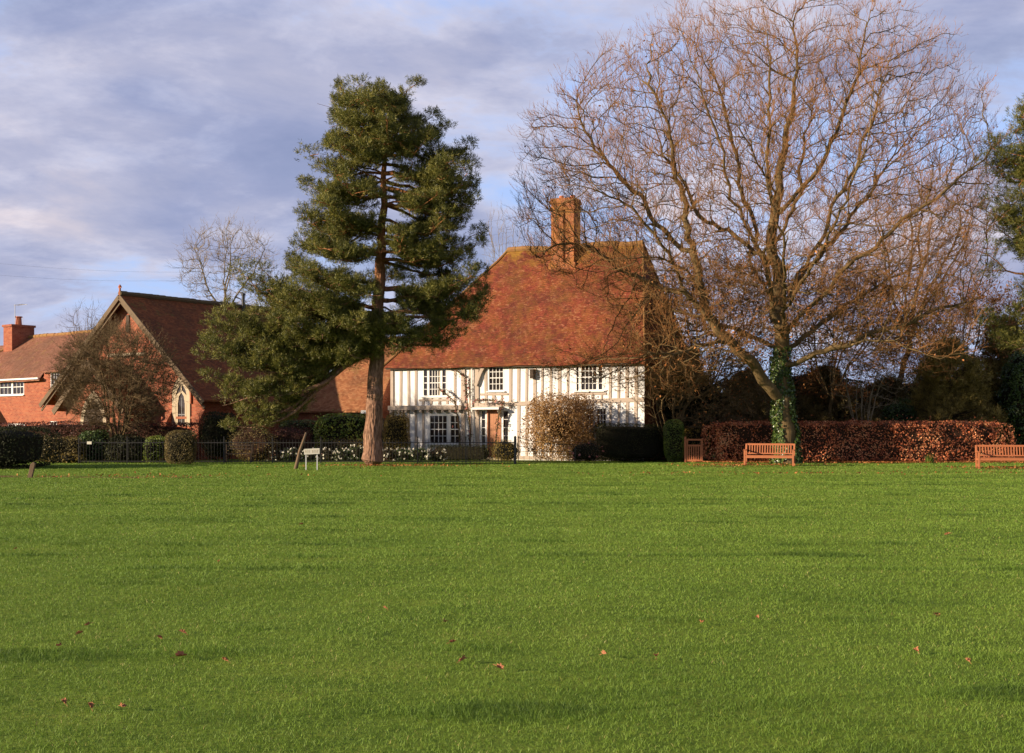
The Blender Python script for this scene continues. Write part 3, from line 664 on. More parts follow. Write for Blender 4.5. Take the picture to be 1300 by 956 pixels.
# ------------------------------------------------------------------ timber-framed house
def frame_px(L, yaw):
    """px,py -> local x,z on the building's front plane (local y = 0)"""
    c, s_ = math.cos(yaw), math.sin(yaw)
    def f(px, py=None):
        k = (px - CX) / F; t = (k * L[1] - L[0]) / (c + k * s_); Y = L[1] - s_ * t
        return (t, None if py is None else EYE + (HY - py) * Y / F)
    return f
HL = (-6.24, 65.25); HYAW = R(22.7)
hall = empty('timber_framed_house', (HL[0], HL[1], 0), -HYAW, 'old white timber framed hall house with steep red tiled roof and tall brick chimney', 'house')
hf = frame_px(HL, HYAW); W_ = hf(818)[0]; EZ = 4.86; D_ = 8.5; RZ = 11.05
def hx(px): return hf(px)[0]
def hxz(px, py): return hf(px, py)
holes = []; wins = []
def add_win(l, z1py, z0py, rows, sect, curtain=None):
    """sect in px; builds in the front wall"""
    ls = [(hx(a), hx(b), c) for a, b, c in sect]; mpx = (sect[0][0] + sect[-1][1]) / 2
    z1, z0 = hxz(mpx, z1py)[1], hxz(mpx, z0py)[1]; holes.append((ls[0][0] - .055, ls[-1][1] + .055, z0 - .055, z1 + .055)); wins.append((ls, z0, z1, rows, curtain))
add_win(0, 470, 502, 4, [(538, 542.3, 1), (545, 559, 4), (561.5, 566, 1)], [(.86, 1)])
add_win(0, 528, 562, 4, [(546, 567, 4), (572, 583, 2)])
add_win(0, 464.5, 495, 4, [(621, 638.5, 4)])
add_win(0, 463, 494.5, 4, [(732, 734.5, 1), (738, 757, 4), (760, 764.5, 1)])
add_win(0, 519, 541, 3, [(744, 753, 2), (758, 769, 3)])
dz = (hx(618.5), hx(636), 0.12, hxz(627, 520)[1]); holes.append(dz)
for a, b in ((611.5, 616), (639, 645)):
    ls = [(hx(a), hx(b), 1)]; z1, z0 = hxz(a, 522)[1], hxz(a, 574)[1]; holes.append((ls[0][0] - .05, ls[0][1] + .05, z0 - .05, z1 + .05)); wins.append((ls, z0, z1, 5, None))
mb = MB(); wall_holes(mb, 0.0, W_, 0.0, EZ + .05, holes)
mb.add([(0, 0, 0), (0, D_, 0), (0, D_, EZ), (0, 0, EZ)], [(0, 3, 2, 1)]); mb.add([(0, D_, 0), (W_, D_, 0), (W_, D_, EZ), (0, D_, EZ)], [(0, 3, 2, 1)])
mb.build('wall', M['plaster'], hall)
gw_ = MB(); gw_.add([(W_, 0, 0), (W_, D_, 0), (W_, D_, EZ), (W_, 0, EZ)], [(0, 1, 2, 3)]); tag(gw_.build('gable_wall', M['tile_church'], hall), 'dark tile hung end wall')
JL = 2.62; JR = 2.95
def railz(x): return JL + (JR - JL) * x / W_
jx = hx(588)                                            # the jettied left bay, carried forward 25 cm
tb = MB(); rnd = random.Random(4)
def stud(x, z0, z1, w=.15, out=.03, y=0):
    segs = [(z0, z1)]
    for h in holes:
        if h[0] - w / 2 - .02 < x < h[1] + w / 2 + .02:
            ns = []
            for a, b in segs:
                if h[2] - .07 >= b or h[3] + .07 <= a: ns.append((a, b)); continue
                if a < h[2] - .09: ns.append((a, h[2] - .07))
                if b > h[3] + .09: ns.append((h[3] + .07, b))
            segs = ns
    for a, b in segs:
        if b - a > .08:
            d = rnd.uniform(-.02, .02); tb.add([(x - w / 2 + d, y - out, a), (x + w / 2 + d, y - out, a), (x + w / 2 - d, y - out, b), (x - w / 2 - d, y - out, b), (x - w / 2 + d, y + .02, a), (x + w / 2 + d, y + .02, a), (x + w / 2 - d, y + .02, b), (x - w / 2 - d, y + .02, b)],
                                             [(0, 1, 2, 3), (0, 4, 5, 1), (1, 5, 6, 2), (2, 6, 7, 3), (3, 7, 4, 0)])
xs = np.arange(.14, W_ - .05, .435); xs = [x + rnd.uniform(-.03, .03) for x in xs]
for i, x in enumerate(xs):
    w_ = rnd.uniform(.095, .16)
    stud(x, railz(x) + .1, EZ, w_); 
    stud(x, .12, railz(x) - .1, w_, .028)
def hbar(x0, x1, z, h, out=.045, y=0):
    segs = [(x0, x1)]
    for hh in holes:
        if hh[2] - .02 < z + h / 2 and hh[3] + .02 > z - h / 2:
            ns = []
            for a, b in segs:
                if hh[0] - .06 >= b or hh[1] + .06 <= a: ns.append((a, b)); continue
                if a < hh[0] - .06: ns.append((a, hh[0] - .06))
                if b > hh[1] + .06: ns.append((hh[1] + .06, b))
            segs = ns
    for a, b in segs:
        za, zb_ = z + (railz(a) - railz(x0)) * (1 if h > .17 else 0), z + (railz(b) - railz(x0)) * (1 if h > .17 else 0)
        tb.extrude([(a, y - out, za - h / 2), (b, y - out, zb_ - h / 2), (b, y - out, zb_ + h / 2), (a, y - out, za + h / 2)], (0, out + .02, 0))
hbar(jx, W_, railz(jx), .20, .05); hbar(0, W_, .12, .16, .04); hbar(0, W_, EZ - .07, .14, .05)
for a, b, py in ((532, 572, 508), (610, 645, 500.5), (726, 770, 500)): z = hxz((a + b) / 2, py)[1]; hbar(hx(a), hx(b), z, .10, .04)
# bressumer and projecting joist ends under the upper floor of the end bay
tb.box(-.05, jx, -.30, -.06, JL - .11, JL + .11)
for x in np.arange(.1, jx, .42): tb.box(x - .07, x + .07, -.24, .0, JL - .24, JL - .115)
tb.extrude([(-.02, -.24, JL - .12), (-.02, 0, JL - .12), (-.02, 0, JL - .7), (-.02, -.08, JL - .5)], (.14, 0, 0)); tb.extrude([(.62, -.2, JL - .12), (.62, 0, JL - .12), (.62, 0, JL - .95), (.62, -.07, JL - .5)], (.13, 0, 0))
# curved brace under the eave of the open bay
for side, px_c in ((1, 605),):
    x0 = hx(px_c); x1 = hx(619.5)
    pts = [(x0 + (x1 - x0) * t, -.10, 4.86 - .10 - (1 - math.sin(t * math.pi / 2)) * 1.05) for t in np.linspace(0, 1, 9)]
    for a, b in zip(pts, pts[1:]): tb.bar(a, b, .12, .16, (0, 0, 1))
tb.box(-.03, .13, -.06, .0, JL + .1, EZ)
for x in (hx(588.5), hx(606)): stud(x, .12, EZ - .1, .2, .06)
tb.build('timber_frame', M['timber'], hall)
# jetty soffit/plaster skin of the end bay, forward of the wall below
for ls, z0, z1, rows, cur in wins:
    cu = None
    if cur: x = ls[1]; cu = [(x[1] - .2, x[1])]
    make_window(hall, ls, z0, z1, rows, y=.03, curtain=cu)
db = MB(); db.box(dz[0] + .06, dz[1] - .06, .06, .10, dz[2], dz[3] - .06)
for i in range(5):
    x = dz[0] + .06 + (dz[1] - dz[0] - .12) * (i + .5) / 5; db.box(x - .068, x + .068, .048, .062, dz[2] + .02, dz[3] - .08)
dr = db.build('door', M['door'], hall)
fb = MB(); fb.box(dz[0], dz[0] + .058, -.03, .1, dz[2], dz[3]); fb.box(dz[1] - .058, dz[1], -.03, .1, dz[2], dz[3]); fb.box(dz[0] + .058, dz[1] - .058, -.03, .1, dz[3] - .058, dz[3]); fb.build('door_frame', M['door'], dr)
MB().tube([(dz[1] - .14, .045, 1.1), (dz[1] - .14, .0, 1.1), (dz[1] - .22, -.005, 1.1)], .014, 6).build('handle', M['iron'], dr)
c0, c1 = hx(605), hx(638.5); zc = hxz(620, 516)[1]
cbm = MB(); cbm.extrude([(c0, 0, zc), (c0, -.55, zc - .06), (c0, -.55, zc - .16), (c0, 0, zc - .14)], (c1 - c0, 0, 0)); cp = cbm.build('door_canopy', M['white'], hall)
for x in (c0 + .1, c1 - .16): cbm = MB(); cbm.extrude([(x, -.45, zc - .17), (x, 0, zc - .17), (x, 0, zc - .62), (x, -.08, zc - .5)], (.06, 0, 0)); cbm.build('bracket', M['timber'], cp)
MB().box(dz[0] - .2, dz[1] + .2, -.5, 0, 0, .11).build('doorstep', M['stone'], hall)
x, z = hxz(677, 475); lb = MB(); lb.box(x - .09, x + .09, -.24, -.05, z - .22, z + .2); lb.box(x - .12, x + .12, -.27, -.02, z + .2, z + .24); lb.box(x - .02, x + .02, -.06, 0, z + .05, z + .1); lb.build('wall_box', M['dark_wood'], hall)
x = hx(600); pb = MB(); pb.tube([(x, -.10, .1), (x, -.10, 3.6), (x, -.10, EZ - .05)], .045, 8); pb.build('drainpipe', M['white'], hall)
# roof
ov = .32
A0 = (-ov, -ov, EZ - .12); B0 = (W_ + .12, -ov, EZ - .12); Dl = (4.75, D_ / 2, RZ); Dr = (W_ - 1.35, D_ / 2, RZ); C0 = (W_ + .12, D_ + ov, EZ - .12); E0 = (-ov, D_ + ov, EZ - .12)
rb = MB(); slope(rb, A0, B0, Dr, Dl, 60, 30, .11); slope(rb, C0, E0, Dl, Dr, 40, 20, .11); slope(rb, E0, A0, Dl, Dl, 40, 24, .11); slope(rb, B0, C0, Dr, Dr, 40, 24, .11)
rf = rb.build('roof', M['tile_hall'], hall)
rr = MB(); ridge_run(rr, Dl, Dr, .15, .11); ridge_run(rr, A0, Dl, .07, .11); ridge_run(rr, B0, Dr, .05, .11); ridge_run(rr, C0, Dr, .07, .11); rr.build('ridge', M['ridge'], rf)
MB().bar((-.2, -.22, EZ - .2), (W_, -.22, EZ - .2), .06, .12).build('eaves_board', M['dark_wood'], rf)
# chimney, a little in front of the ridge
sx0 = 7.50; sy0 = D_ / 2 - .75; cm = MB()
def pxh(x, y, z):   # check helper: local -> photo px
    c, s_ = math.cos(HYAW), math.sin(HYAW); X = HL[0] + c * x + s_ * y; Y = HL[1] - s_ * x + c * y
    return (CX + F * X / Y, HY - F * (z - EYE) / Y)
cm.box(sx0, sx0 + .66, sy0, sy0 + 1.0, 8.6, 13.25); cm.box(sx0 + .66, sx0 + .80, sy0 + .12, sy0 + .9, 8.6, 13.25); cm.box(sx0 + .80, sx0 + 1.26, sy0, sy0 + 1.0, 8.6, 13.25)
cm.box(sx0 - .05, sx0 + 1.31, sy0 - .05, sy0 + 1.05, 12.9, 13.05); cm.box(sx0 - .07, sx0 + 1.33, sy0 - .07, sy0 + 1.07, 13.25, 13.40); cm.box(sx0 - .03, sx0 + 1.29, sy0 - .03, sy0 + 1.03, 13.40, 13.52)
cm.box(sx0 - .10, sx0 + 1.36, sy0 - .12, sy0 + 1.1, 8.4, 10.15)
ch = cm.build('chimney', M['brick_stack'], hall); 
for i in range(2): MB().tube([(sx0 + .38 + .62 * i, sy0 + .55, 13.5), (sx0 + .38 + .62 * i, sy0 + .55, 13.72)], [.15, .12], 10).build('chimney_pot', M['pot'], ch)
print('CHK chimney', pxh(sx0, sy0, 13.5), pxh(sx0 + 1.38, sy0, 13.5), pxh(*Dl), pxh(*Dr))

# rear wing of the same house with its own stack (seen over the lower left eave)
wg = MB(); wx0, wx1 = -2.1, 3.4; wy0, wy1 = 8.8, 13.8
wg2 = MB(); wg2.box(wx0 + .3, wx1, wy0 + .2, wy1, 0, 4.6); rear = wg2.build('rear_wing', M['brick'], hall)
wg = MB(); slope(wg, (wx0, wy0, 4.5), (wx1 + .3, wy0, 4.5), (wx1 + .3, (wy0 + wy1) / 2, 7.2), (wx0 + .4, (wy0 + wy1) / 2, 7.2), 20, 10, .06); slope(wg, (wx1 + .3, wy1 + .2, 4.5), (wx0, wy1 + .2, 4.5), (wx0 + .4, (wy0 + wy1) / 2, 7.2), (wx1 + .3, (wy0 + wy1) / 2, 7.2), 20, 10, .06)
wg.add([(wx0 + .3, wy0 + .2, 4.6), (wx0 + .5, (wy0 + wy1) / 2, 7.1), (wx0 + .3, wy1, 4.6)], [(0, 1, 2)])
wg.build('wing_roof', M['tile_wing'], rear)
x_, y_ = 2.35, 11.2; cw = MB(); cw.box(x_ - .36, x_ + .36, y_ - .36, y_ + .36, 6, 8.35); cw.box(x_ - .42, x_ + .42, y_ - .42, y_ + .42, 8.35, 8.5); sk = cw.build('chimney', M['brick_stack'], hall)
MB().tube([(x_, y_, 8.5), (x_, y_, 9.15)], [.20, .15], 10).build('chimney_pot', M['pot'], sk)
print('CHK wing', pxh(wx0, 11.3, 7.2), pxh(wx1, 11.3, 7.2), pxh(x_, y_, 9.1))

# ------------------------------------------------------------------ low tiled outbuilding between church and house
OL = (-11.6, 67.2); OYAW = R(20)
ob_ = empty('tiled_outbuilding', (OL[0], OL[1], 0), -OYAW, 'low brick outbuilding under a broad clay tiled roof behind the laurel hedge', 'building')
of = frame_px(OL, OYAW); ow = of(478)[0]; print('CHK outbuilding', ow, of(430, 510), of(470, 425))
mb = MB(); hs = [(2.2, 3.1, 1.0, 2.1), (4.6, 5.3, .1, 2.1)]; wall_holes(mb, 0, ow, 0, 2.7, hs); mb.add([(ow, 0, 0), (ow, 6, 0), (ow, 6, 2.7), (ow, 3, 6.2), (ow, 0, 2.7)], [(0, 1, 2, 3, 4)]); mb.add([(0, 0, 0), (0, 6, 0), (0, 6, 2.7), (0, 3, 6.2), (0, 0, 2.7)], [(4, 3, 2, 1, 0)]); mb.add([(0, 6, 0), (ow, 6, 0), (ow, 6, 2.7), (0, 6, 2.7)], [(3, 2, 1, 0)])
mb.build('wall', M['brick'], ob_)
make_window(ob_, [(2.26, 3.04, 2)], 1.06, 2.04, 3, y=.04)
MB().box(4.62, 5.28, .05, .09, .1, 2.1).build('door', M['dark_wood'], ob_)
rb = MB(); slope(rb, (-.3, -.45, 2.5), (ow + .25, -.45, 2.5), (ow + .25, 3, 6.4), (-.3, 3, 6.4), 36, 18, .07); slope(rb, (ow + .25, 6.45, 2.5), (-.3, 6.45, 2.5), (-.3, 3, 6.4), (ow + .25, 3, 6.4), 20, 12, .07)
rf = rb.build('roof', M['tile_wing'], ob_); rr = MB(); ridge_run(rr, (-.3, 3, 6.42), (ow + .25, 3, 6.42), .13, .07); rr.build('ridge', M['ridge'], rf)
MB().bar((4.2, -.5, 2.42), (ow + .2, -.5, 2.42), .03, .16).build('fascia', M['white'], rf)
x, z = of(400, 448); sy = .55 + (z - 2.5) * .8; sk = MB(); sk.extrude([(x - .38, 1.35 - .45, 3.98), (x + .38, 1.35 - .45, 3.98), (x + .38, 2.15 - .45, 4.88), (x - .38, 2.15 - .45, 4.88)], (0, -.10, .12)); sk_ = sk.build('skylight', M['lead'], rf)
sk = MB(); sk.extrude([(x - .32, 1.40 - .552, 4.17), (x + .32, 1.40 - .552, 4.17), (x + .32, 2.08 - .552, 4.93), (x - .32, 2.08 - .552, 4.93)], (0, -.03, .035)); sk.build('pane', M['skyglass'], sk_)

# ------------------------------------------------------------------ gabled church / school building
CYAW = R(34); cdir = (math.cos(CYAW), -math.sin(CYAW)); apex = (-20.1, 66.0); CL = (apex[0] - 6.2 * cdir[0], apex[1] - 6.2 * cdir[1])
chu = empty('brick_chapel', (CL[0], CL[1], 0), -CYAW, 'gabled red brick chapel with pale bargeboards and a pointed stone window', 'building')
cf = frame_px(CL, CYAW); CW = 12.1; CH = 3.35; CR = 8.45; CD = 11.5; cxm = 6.2
def arch(x, z0, zs, hw, n=10):
    """outline of a pointed arch: points from lower left up and round to lower right"""
    R_ = hw * 2.0; pts = [(x - hw, z0), (x - hw, zs)]
    for i in range(1, n): t = i / n * math.acos(.5); pts.append((x + hw - R_ * math.cos(t), zs + R_ * math.sin(t)))
    pts.append((x, zs + R_ * math.sin(math.acos(.5))))
    for i in range(n - 1, 0, -1): t = i / n * math.acos(.5); pts.append((x - hw + R_ * math.cos(t), zs + R_ * math.sin(t)))
    pts += [(x + hw, zs), (x + hw, z0)]; return pts
mb = MB(); s_ = .25
mb.add([(s_, 0, 0), (CW - s_, 0, 0), (CW - s_, 0, CH), (cxm, 0, CR - .05), (s_, 0, CH)], [(0, 1, 2, 3, 4)])
mb.add([(CW - s_, 0, 0), (CW - s_, CD, 0), (CW - s_, CD, CH), (CW - s_, 0, CH)], [(0, 1, 2, 3)]); mb.add([(s_, 0, 0), (s_, CD, 0), (s_, CD, CH), (s_, 0, CH)], [(3, 2, 1, 0)]); mb.add([(s_, CD, 0), (CW - s_, CD, 0), (CW - s_, CD, CH), (cxm, CD, CR), (s_, CD, CH)], [(4, 3, 2, 1, 0)])
cwall = mb.build('wall', M['brick_house'], chu)
# buttresses and string course
for x in (CW - .55, CW - 2.9): bt = MB(); bt.extrude([(x, -.02, 0), (x, -.42, 0), (x, -.42, 1.9), (x, -.02, 2.5)], (.45, 0, 0)); bt.build('buttress', M['brick_house'], chu)
pass
MB().box(CW - 2.4, CW - .6, -.05, .0, 2.05, 2.16).build('string_course', M['brick'], chu); MB().box(.3, 2.2, -.05, .0, 2.1, 2.2).build('string_course', M['brick'], chu)
def gothic(x, z0, zs, hw, nm='window'):
    mb = MB(); outer = arch(x, z0 - .1, zs, hw + .26); inner = arch(x, z0, zs, hw); n = len(outer)
    fs = []; vs = []
    for (a, b) in outer: vs.append((a, -.07, b))
    for (a, b) in inner: vs.append((a, -.05, b))
    for (a, b) in inner: vs.append((a, .0, b))
    for (a, b) in outer: vs.append((a, .0, b))
    for i in range(n - 1): fs += [(i, i + 1, n + i + 1, n + i), (n + i, n + i + 1, 2 * n + i + 1, 2 * n + i), (3 * n + i, 3 * n + i + 1, i + 1, i)]
    mb.add(vs, fs); 
    # tracery: a plate in the head over the lower lancet
    zt = zs + .05
    mb.extrude([(x - hw, -.045, zt - .35), (x - hw * .62, -.045, zt - .32), (x - hw * .45, -.045, zt + .02), (x, -.045, zt + .22), (x + hw * .45, -.045, zt + .02), (x + hw * .62, -.045, zt - .32), (x + hw, -.045, zt - .35), (x + hw, -.045, zt + .06), (x + .03, -.045, zt + .34), (x - .03, -.045, zt + .34), (x - hw, -.045, zt + .06)], (0, .03, 0))
    mb.box(x - .035, x + .035, -.045, -.015, zt + .25, zs + hw * 1.6)
    for sx_ in (-1, 1): mb.box(x + sx_ * hw * .8 - .06, x + sx_ * hw * .8 + .06, -.044, -.016, z0, zt - .3)
    w_ = mb.build(nm, M['stone'], chu)
    hd = MB(); ho = arch(x, zs - .3, zs, hw + .36); hi = arch(x, zs - .3, zs, hw + .27)
    n = len(ho); hd.add([(a, -.09, b) for a, b in ho] + [(a, -.09, b) for a, b in hi] + [(a, 0, b) for a, b in ho], [(i, i + 1, n + i + 1, n + i) for i in range(n - 1)] + [(2 * n + i, 2 * n + i + 1, i + 1, i) for i in range(n - 1)]); hd.build('hood_moulding', M['brick'], w_)
    gb = MB(); gb.extrude([(a, -.012, b) for a, b in inner], (0, .008, 0)); gl = gb.build('pane', M['glass'], w_)
    fb = MB(); fb.box(x - hw * .75, x + hw * .75, -.022, -.014, z0 + .5, z0 + .53); fb.box(x - .012, x + .012, -.022, -.014, z0, zs); fb.build('glazing_bar', M['lead'], w_)
    return w_
x, z0 = cf(231, 533); _, zs = cf(231, 505); gothic(x, z0 - .25, zs, .40)
x2, _ = cf(104, 540); gothic(x2, 1.0, 2.55, .32)
x3, _ = cf(163, 400)
vb = MB(); vb.box(cxm - .12, cxm + .12, -.05, -.01, 6.6, 7.5); vb.build('vent_slit', M['dark_wood'], chu)
vb = MB(); vb.box(cxm - 1.5, cxm + 1.4, -.14, -.02, 5.35, 5.5); vb.build('ledge', M['stone'], chu)
# roof with real bargeboards
oh = .55; sl_ = (CR - CH) / cxm; slr = (CR - CH) / (CW - cxm)
Le = (-.45, -oh, CH - .45 * sl_ - .05); Re = (CW + .4, -oh, CH - .4 * slr - .05); Ap = (cxm, -oh, CR + .1)
rb = MB(); bk = CD + .3
slope(rb, Re, (Re[0], bk, Re[2]), (cxm, bk, CR + .1), Ap, 30, 20, .04); slope(rb, (Le[0], bk, Le[2]), Le, Ap, (cxm, bk, CR + .1), 30, 20, .04)
crf = rb.build('roof', M['tile_church'], chu); rr = MB(); ridge_run(rr, (cxm, -oh, CR + .14), (cxm, bk, CR + .14), .13, .02); rr.build('ridge', M['ridge_dark'], crf)
bb_ = MB()
for a, b in ((Le, Ap), (Re, Ap)):
    a = Vector(a) + Vector((0, -.03, -.14)); b = Vector(b) + Vector((0, -.03, -.14)); bb_.bar(a, b, .06, .24, (0, 0, 1)); bb_.bar(a + Vector((0, .1, -.24)), b + Vector((0, .1, -.26)), .05, .12)
bb_.build('bargeboard', M['bargeboard'], crf)
fn = MB(); fn.tube([(cxm, -oh + .02, CR + .05), (cxm, -oh + .02, CR + .45), (cxm, -oh + .02, CR + .5), (cxm, -oh + .02, CR + .6)], [.06, .05, .09, .02], 8); fn.bar((cxm - .12, -oh + .02, CR + .45), (cxm + .12, -oh + .02, CR + .45), .04, .05); fn.build('finial', M['pot'], crf)
fp = MB(); fp.tube([(cxm + .3, CD - 3.6, CR - .3), (cxm + .3, CD - 3.6, CR + .75)], .09, 10); fp.tube([(cxm + .3, CD - 3.6, CR + .75), (cxm + .3, CD - 3.6, CR + .85)], .13, 10); fp.build('flue_pipe', M['iron'], crf)
# entrance porch: smaller gable in front, apex near px 155, y 435
pa = cf(156, 437); pl = cf(97, 512); pr = cf(213, 502); pd = 1.9; ps = 2.35
px_, pz_ = pa; rb = MB(); pa3 = (px_ - .4, -pd, 5.15); hwp = 2.75; pe = 2.55
slope(rb, (pa3[0] + hwp, -pd, pe), (pa3[0] + hwp, 0, pe), (pa3[0], 0, 5.15), pa3, 12, 12, .03); slope(rb, (pa3[0] - hwp, 0, pe), (pa3[0] - hwp, -pd, pe), pa3, (pa3[0], 0, 5.15), 12, 12, .03)
por = rb.build('porch_roof', M['tile_church'], chu); bb_ = MB()
for sx_ in (-1, 1): bb_.bar((pa3[0] + sx_ * (hwp + .05), -pd - .04, pe - .16), (pa3[0], -pd - .04, 5.0), .06, .30)
bb_.build('bargeboard', M['bargeboard'], por)
mb = MB(); q = hwp - .45; mb.add([(pa3[0] - q, -pd + .4, 0), (pa3[0] + q, -pd + .4, 0), (pa3[0] + q, -pd + .4, 2.9), (pa3[0], -pd + .4, 4.85), (pa3[0] - q, -pd + .4, 2.9)], [(0, 1, 2, 3, 4)]); mb.add([(pa3[0] + q, -pd + .4, 0), (pa3[0] + q, 0, 0), (pa3[0] + q, 0, 2.9), (pa3[0] + q, -pd + .4, 2.9)], [(0, 1, 2, 3)]); mb.add([(pa3[0] - q, -pd + .4, 0), (pa3[0] - q, 0, 0), (pa3[0] - q, 0, 2.9), (pa3[0] - q, -pd + .4, 2.9)], [(3, 2, 1, 0)])
pw = mb.build('porch_wall', M['brick'], chu)
bd = MB(); ar = arch(pa3[0], 0, 1.7, .8); bd.extrude([(a, -pd + .36, b) for a, b in ar], (0, .03, 0)); bd.build('porch_door', M['dark_wood'], pw)
st = MB(); ao = arch(pa3[0], 0, 1.7, 1.05); ai = arch(pa3[0], 0, 1.7, .8); n = len(ao); st.add([(a, -pd + .33, b) for a, b in ao] + [(a, -pd + .33, b) for a, b in ai] + [(a, -pd + .4, b) for a, b in ao], [(i, i + 1, n + i + 1, n + i) for i in range(n - 1)] + [(2 * n + i, 2 * n + i + 1, i + 1, i) for i in range(n - 1)]); st.build('door_surround', M['stone'], pw)

# ------------------------------------------------------------------ brick cottage at the far left
LYAW = R(40); LR = (-25.3, 70.9); LW = 13.0; LL = (LR[0] - LW * math.cos(LYAW), LR[1] + LW * math.sin(LYAW))
cot = empty('brick_cottage', (LL[0], LL[1], 0), -LYAW, 'orange brick cottage with white casement windows and a television aerial on its chimney', 'house')
lf = frame_px(LL, LYAW); holes = []; wl = []
for sect, za, zb_, rows in (([(-14, -2, 2), (0, 14.5, 3), (16.5, 30, 3)], 483, 500.5, 2), ([(65, 82, 5)], 474, 503, 2), ([(11, 19.5, 2), (21.5, 30.5, 2)], 539, 556, 2), ([(64, 75, 3)], 536, 552, 2)):
    ls = [(lf(a)[0], lf(b)[0], c) for a, b, c in sect]; mp = (sect[0][0] + sect[-1][1]) / 2; z1, z0 = lf(mp, za)[1], lf(mp, zb_)[1]
    wl.append((ls, z0, z1, rows)); holes.append((ls[0][0] - .055, ls[-1][1] + .055, z0 - .055, z1 + .055))
xg = lf(56)[0]; e1 = lf(20, 480)[1]; e2 = lf(75, 470)[1]; RZ_ = 7.35; LD = 7.0
mb = MB(); wall_holes(mb, 0, xg, 0, e1, [h for h in holes if h[1] < xg]); wall_holes(mb, xg, LW, 0, e2, [h for h in holes if h[0] > xg])
mb.add([(LW, 0, 0), (LW, LD, 0), (LW, LD, e1), (LW, LD / 2, RZ_ - .1), (LW, 0, e2)], [(0, 1, 2, 3, 4)]); mb.add([(0, 0, 0), (0, LD, 0), (0, LD, e1), (0, 0, e1)], [(3, 2, 1, 0)]); mb.add([(0, LD, 0), (LW, LD, 0), (LW, LD, e1), (0, LD, e1)], [(3, 2, 1, 0)]); mb.build('wall', M['brick_house'], cot)
for ls, z0, z1, rows in wl: make_window(cot, ls, z0, z1, rows, y=.03, fr=.055)
xr = None
c_, s__ = math.cos(LYAW), math.sin(LYAW)
def pxl(x, y, z): X = LL[0] + c_ * x + s__ * y; Y = LL[1] - s__ * x + c_ * y; return (CX + F * X / Y, HY - F * (z - EYE) / Y)
for t in np.arange(0, LW, .05):
    if pxl(t, LD / 2, RZ_)[0] > 33: xr = t; break
xh = xr - 3.0                                           # foot of the hip
rb = MB(); m1 = (xg - xh) / (LW + .2 - xh); rdg = lambda t: (xr + (LW + .2 - xr) * t, LD / 2, RZ_)
slope(rb, (xh - .3, -.3, e1 - .15), (xg, -.3, e1 - .15), rdg(m1 * .6), rdg(0), 24, 14, .05); slope(rb, (xg, -.22, e2 - .05), (LW + .2, -.22, e2 - .05), rdg(1), rdg(m1 * .6), 24, 14, .05)
slope(rb, (LW + .2, LD + .3, e1 - .15), (xh - .3, LD + .3, e1 - .15), rdg(0), rdg(1), 24, 10, .05); slope(rb, (xh - .3, LD + .3, e1 - .15), (xh - .3, -.3, e1 - .15), rdg(0), rdg(0), 20, 12, .05)
lrf = rb.build('roof', M['tile_cottage'], cot); rr = MB(); ridge_run(rr, rdg(0), rdg(1), .12, .05); ridge_run(rr, (xh - .3, -.3, e1 - .15), rdg(0), .1, .05); rr.build('ridge', M['ridge'], lrf)
# lower roof left of the hip
rb = MB(); rb.box(-3.5, xh + 1.5, .6, LD, 0, e1 - .3); lw2 = rb.build('side_wing', M['brick_house'], cot); rb = MB(); slope(rb, (-3.8, .3, e1 - .5), (xh + 3.0, .3, e1 - .5), (xh + 4.2, LD / 2 + .3, RZ_ - .35), (-3.8, LD / 2 + .3, RZ_ - .35), 20, 12, .05); slope(rb, (xh + 3.0, LD + .3, e1 - .5), (-3.8, LD + .3, e1 - .5), (-3.8, LD / 2 + .3, RZ_ - .35), (xh + 4.2, LD / 2 + .3, RZ_ - .35), 20, 12, .05); rb.build('wing_roof', M['tile_cottage'], lw2)
MB().bar((xh - .3, -.36, e1 - .1), (xg, -.36, e1 - .1), .10, .09).build('gutter', M['white'], cot)
cxx = None
for t in np.arange(0, LW, .05):
    if pxl(t, 2.3, 7)[0] > 4.0: cxx = t; break
cy0 = 2.3; cm = MB(); ct = 7.95; w1 = 1.05
cm.box(cxx, cxx + w1, cy0, cy0 + 1.5, 5.2, ct); cm.box(cxx - .07, cxx + w1 + .07, cy0 - .07, cy0 + 1.57, ct, ct + .14); ch = cm.build('chimney', M['brick_house'], cot); print('CHK cottage chimney', pxl(cxx, cy0, ct), pxl(cxx + w1, cy0, ct), pxl(cxx + w1, cy0 + 1.5, ct), 'e', e1, e2, xh, xr)
MB().box(cxx - .02, cxx + w1 + .02, cy0 - .025, cy0 - .003, 5.75, 6.05).build('lead_flashing', M['white'], ch)
MB().tube([(cxx + .5, cy0 + .75, ct + .14), (cxx + .5, cy0 + .75, ct + .62), (cxx + .5, cy0 + .75, ct + .64), (cxx + .5, cy0 + .75, ct + .7)], [.2, .16, .24, .22], 10).build('chimney_pot', M['pot'], ch)
ae = MB(); ax_, ay_, az_ = cxx + .5, cy0 + .5, ct + 1.45; ae.tube([(ax_, ay_, ct + .14), (ax_, ay_, az_)], .022, 6); ae.tube([(ax_ - .1, ay_, az_ - .05), (ax_ + 1.25, ay_ + .1, az_ - .08)], .014, 5)
for i in range(9): t = ax_ + .1 + i * .13; ae.tube([(t, ay_ - .16, az_ - .06), (t, ay_ + .22, az_ - .06)], .006, 4)
ae.tube([(ax_ + .95, ay_, ct + .14), (ax_ + .95, ay_, ct + .55)], .012, 5); tag(ae.build('television_aerial', M['metal'], cot), None)
ppx = lf(0)[0]; pb = MB(); slope(pb, (ppx - 2.2, -1.6, 2.35), (ppx - .05, -1.6, 2.35), (ppx - .6, 0, 3.15), (ppx - 2.2, 0, 3.15), 8, 6, .02); pb.build('porch_roof', M['tile_church'], cot)

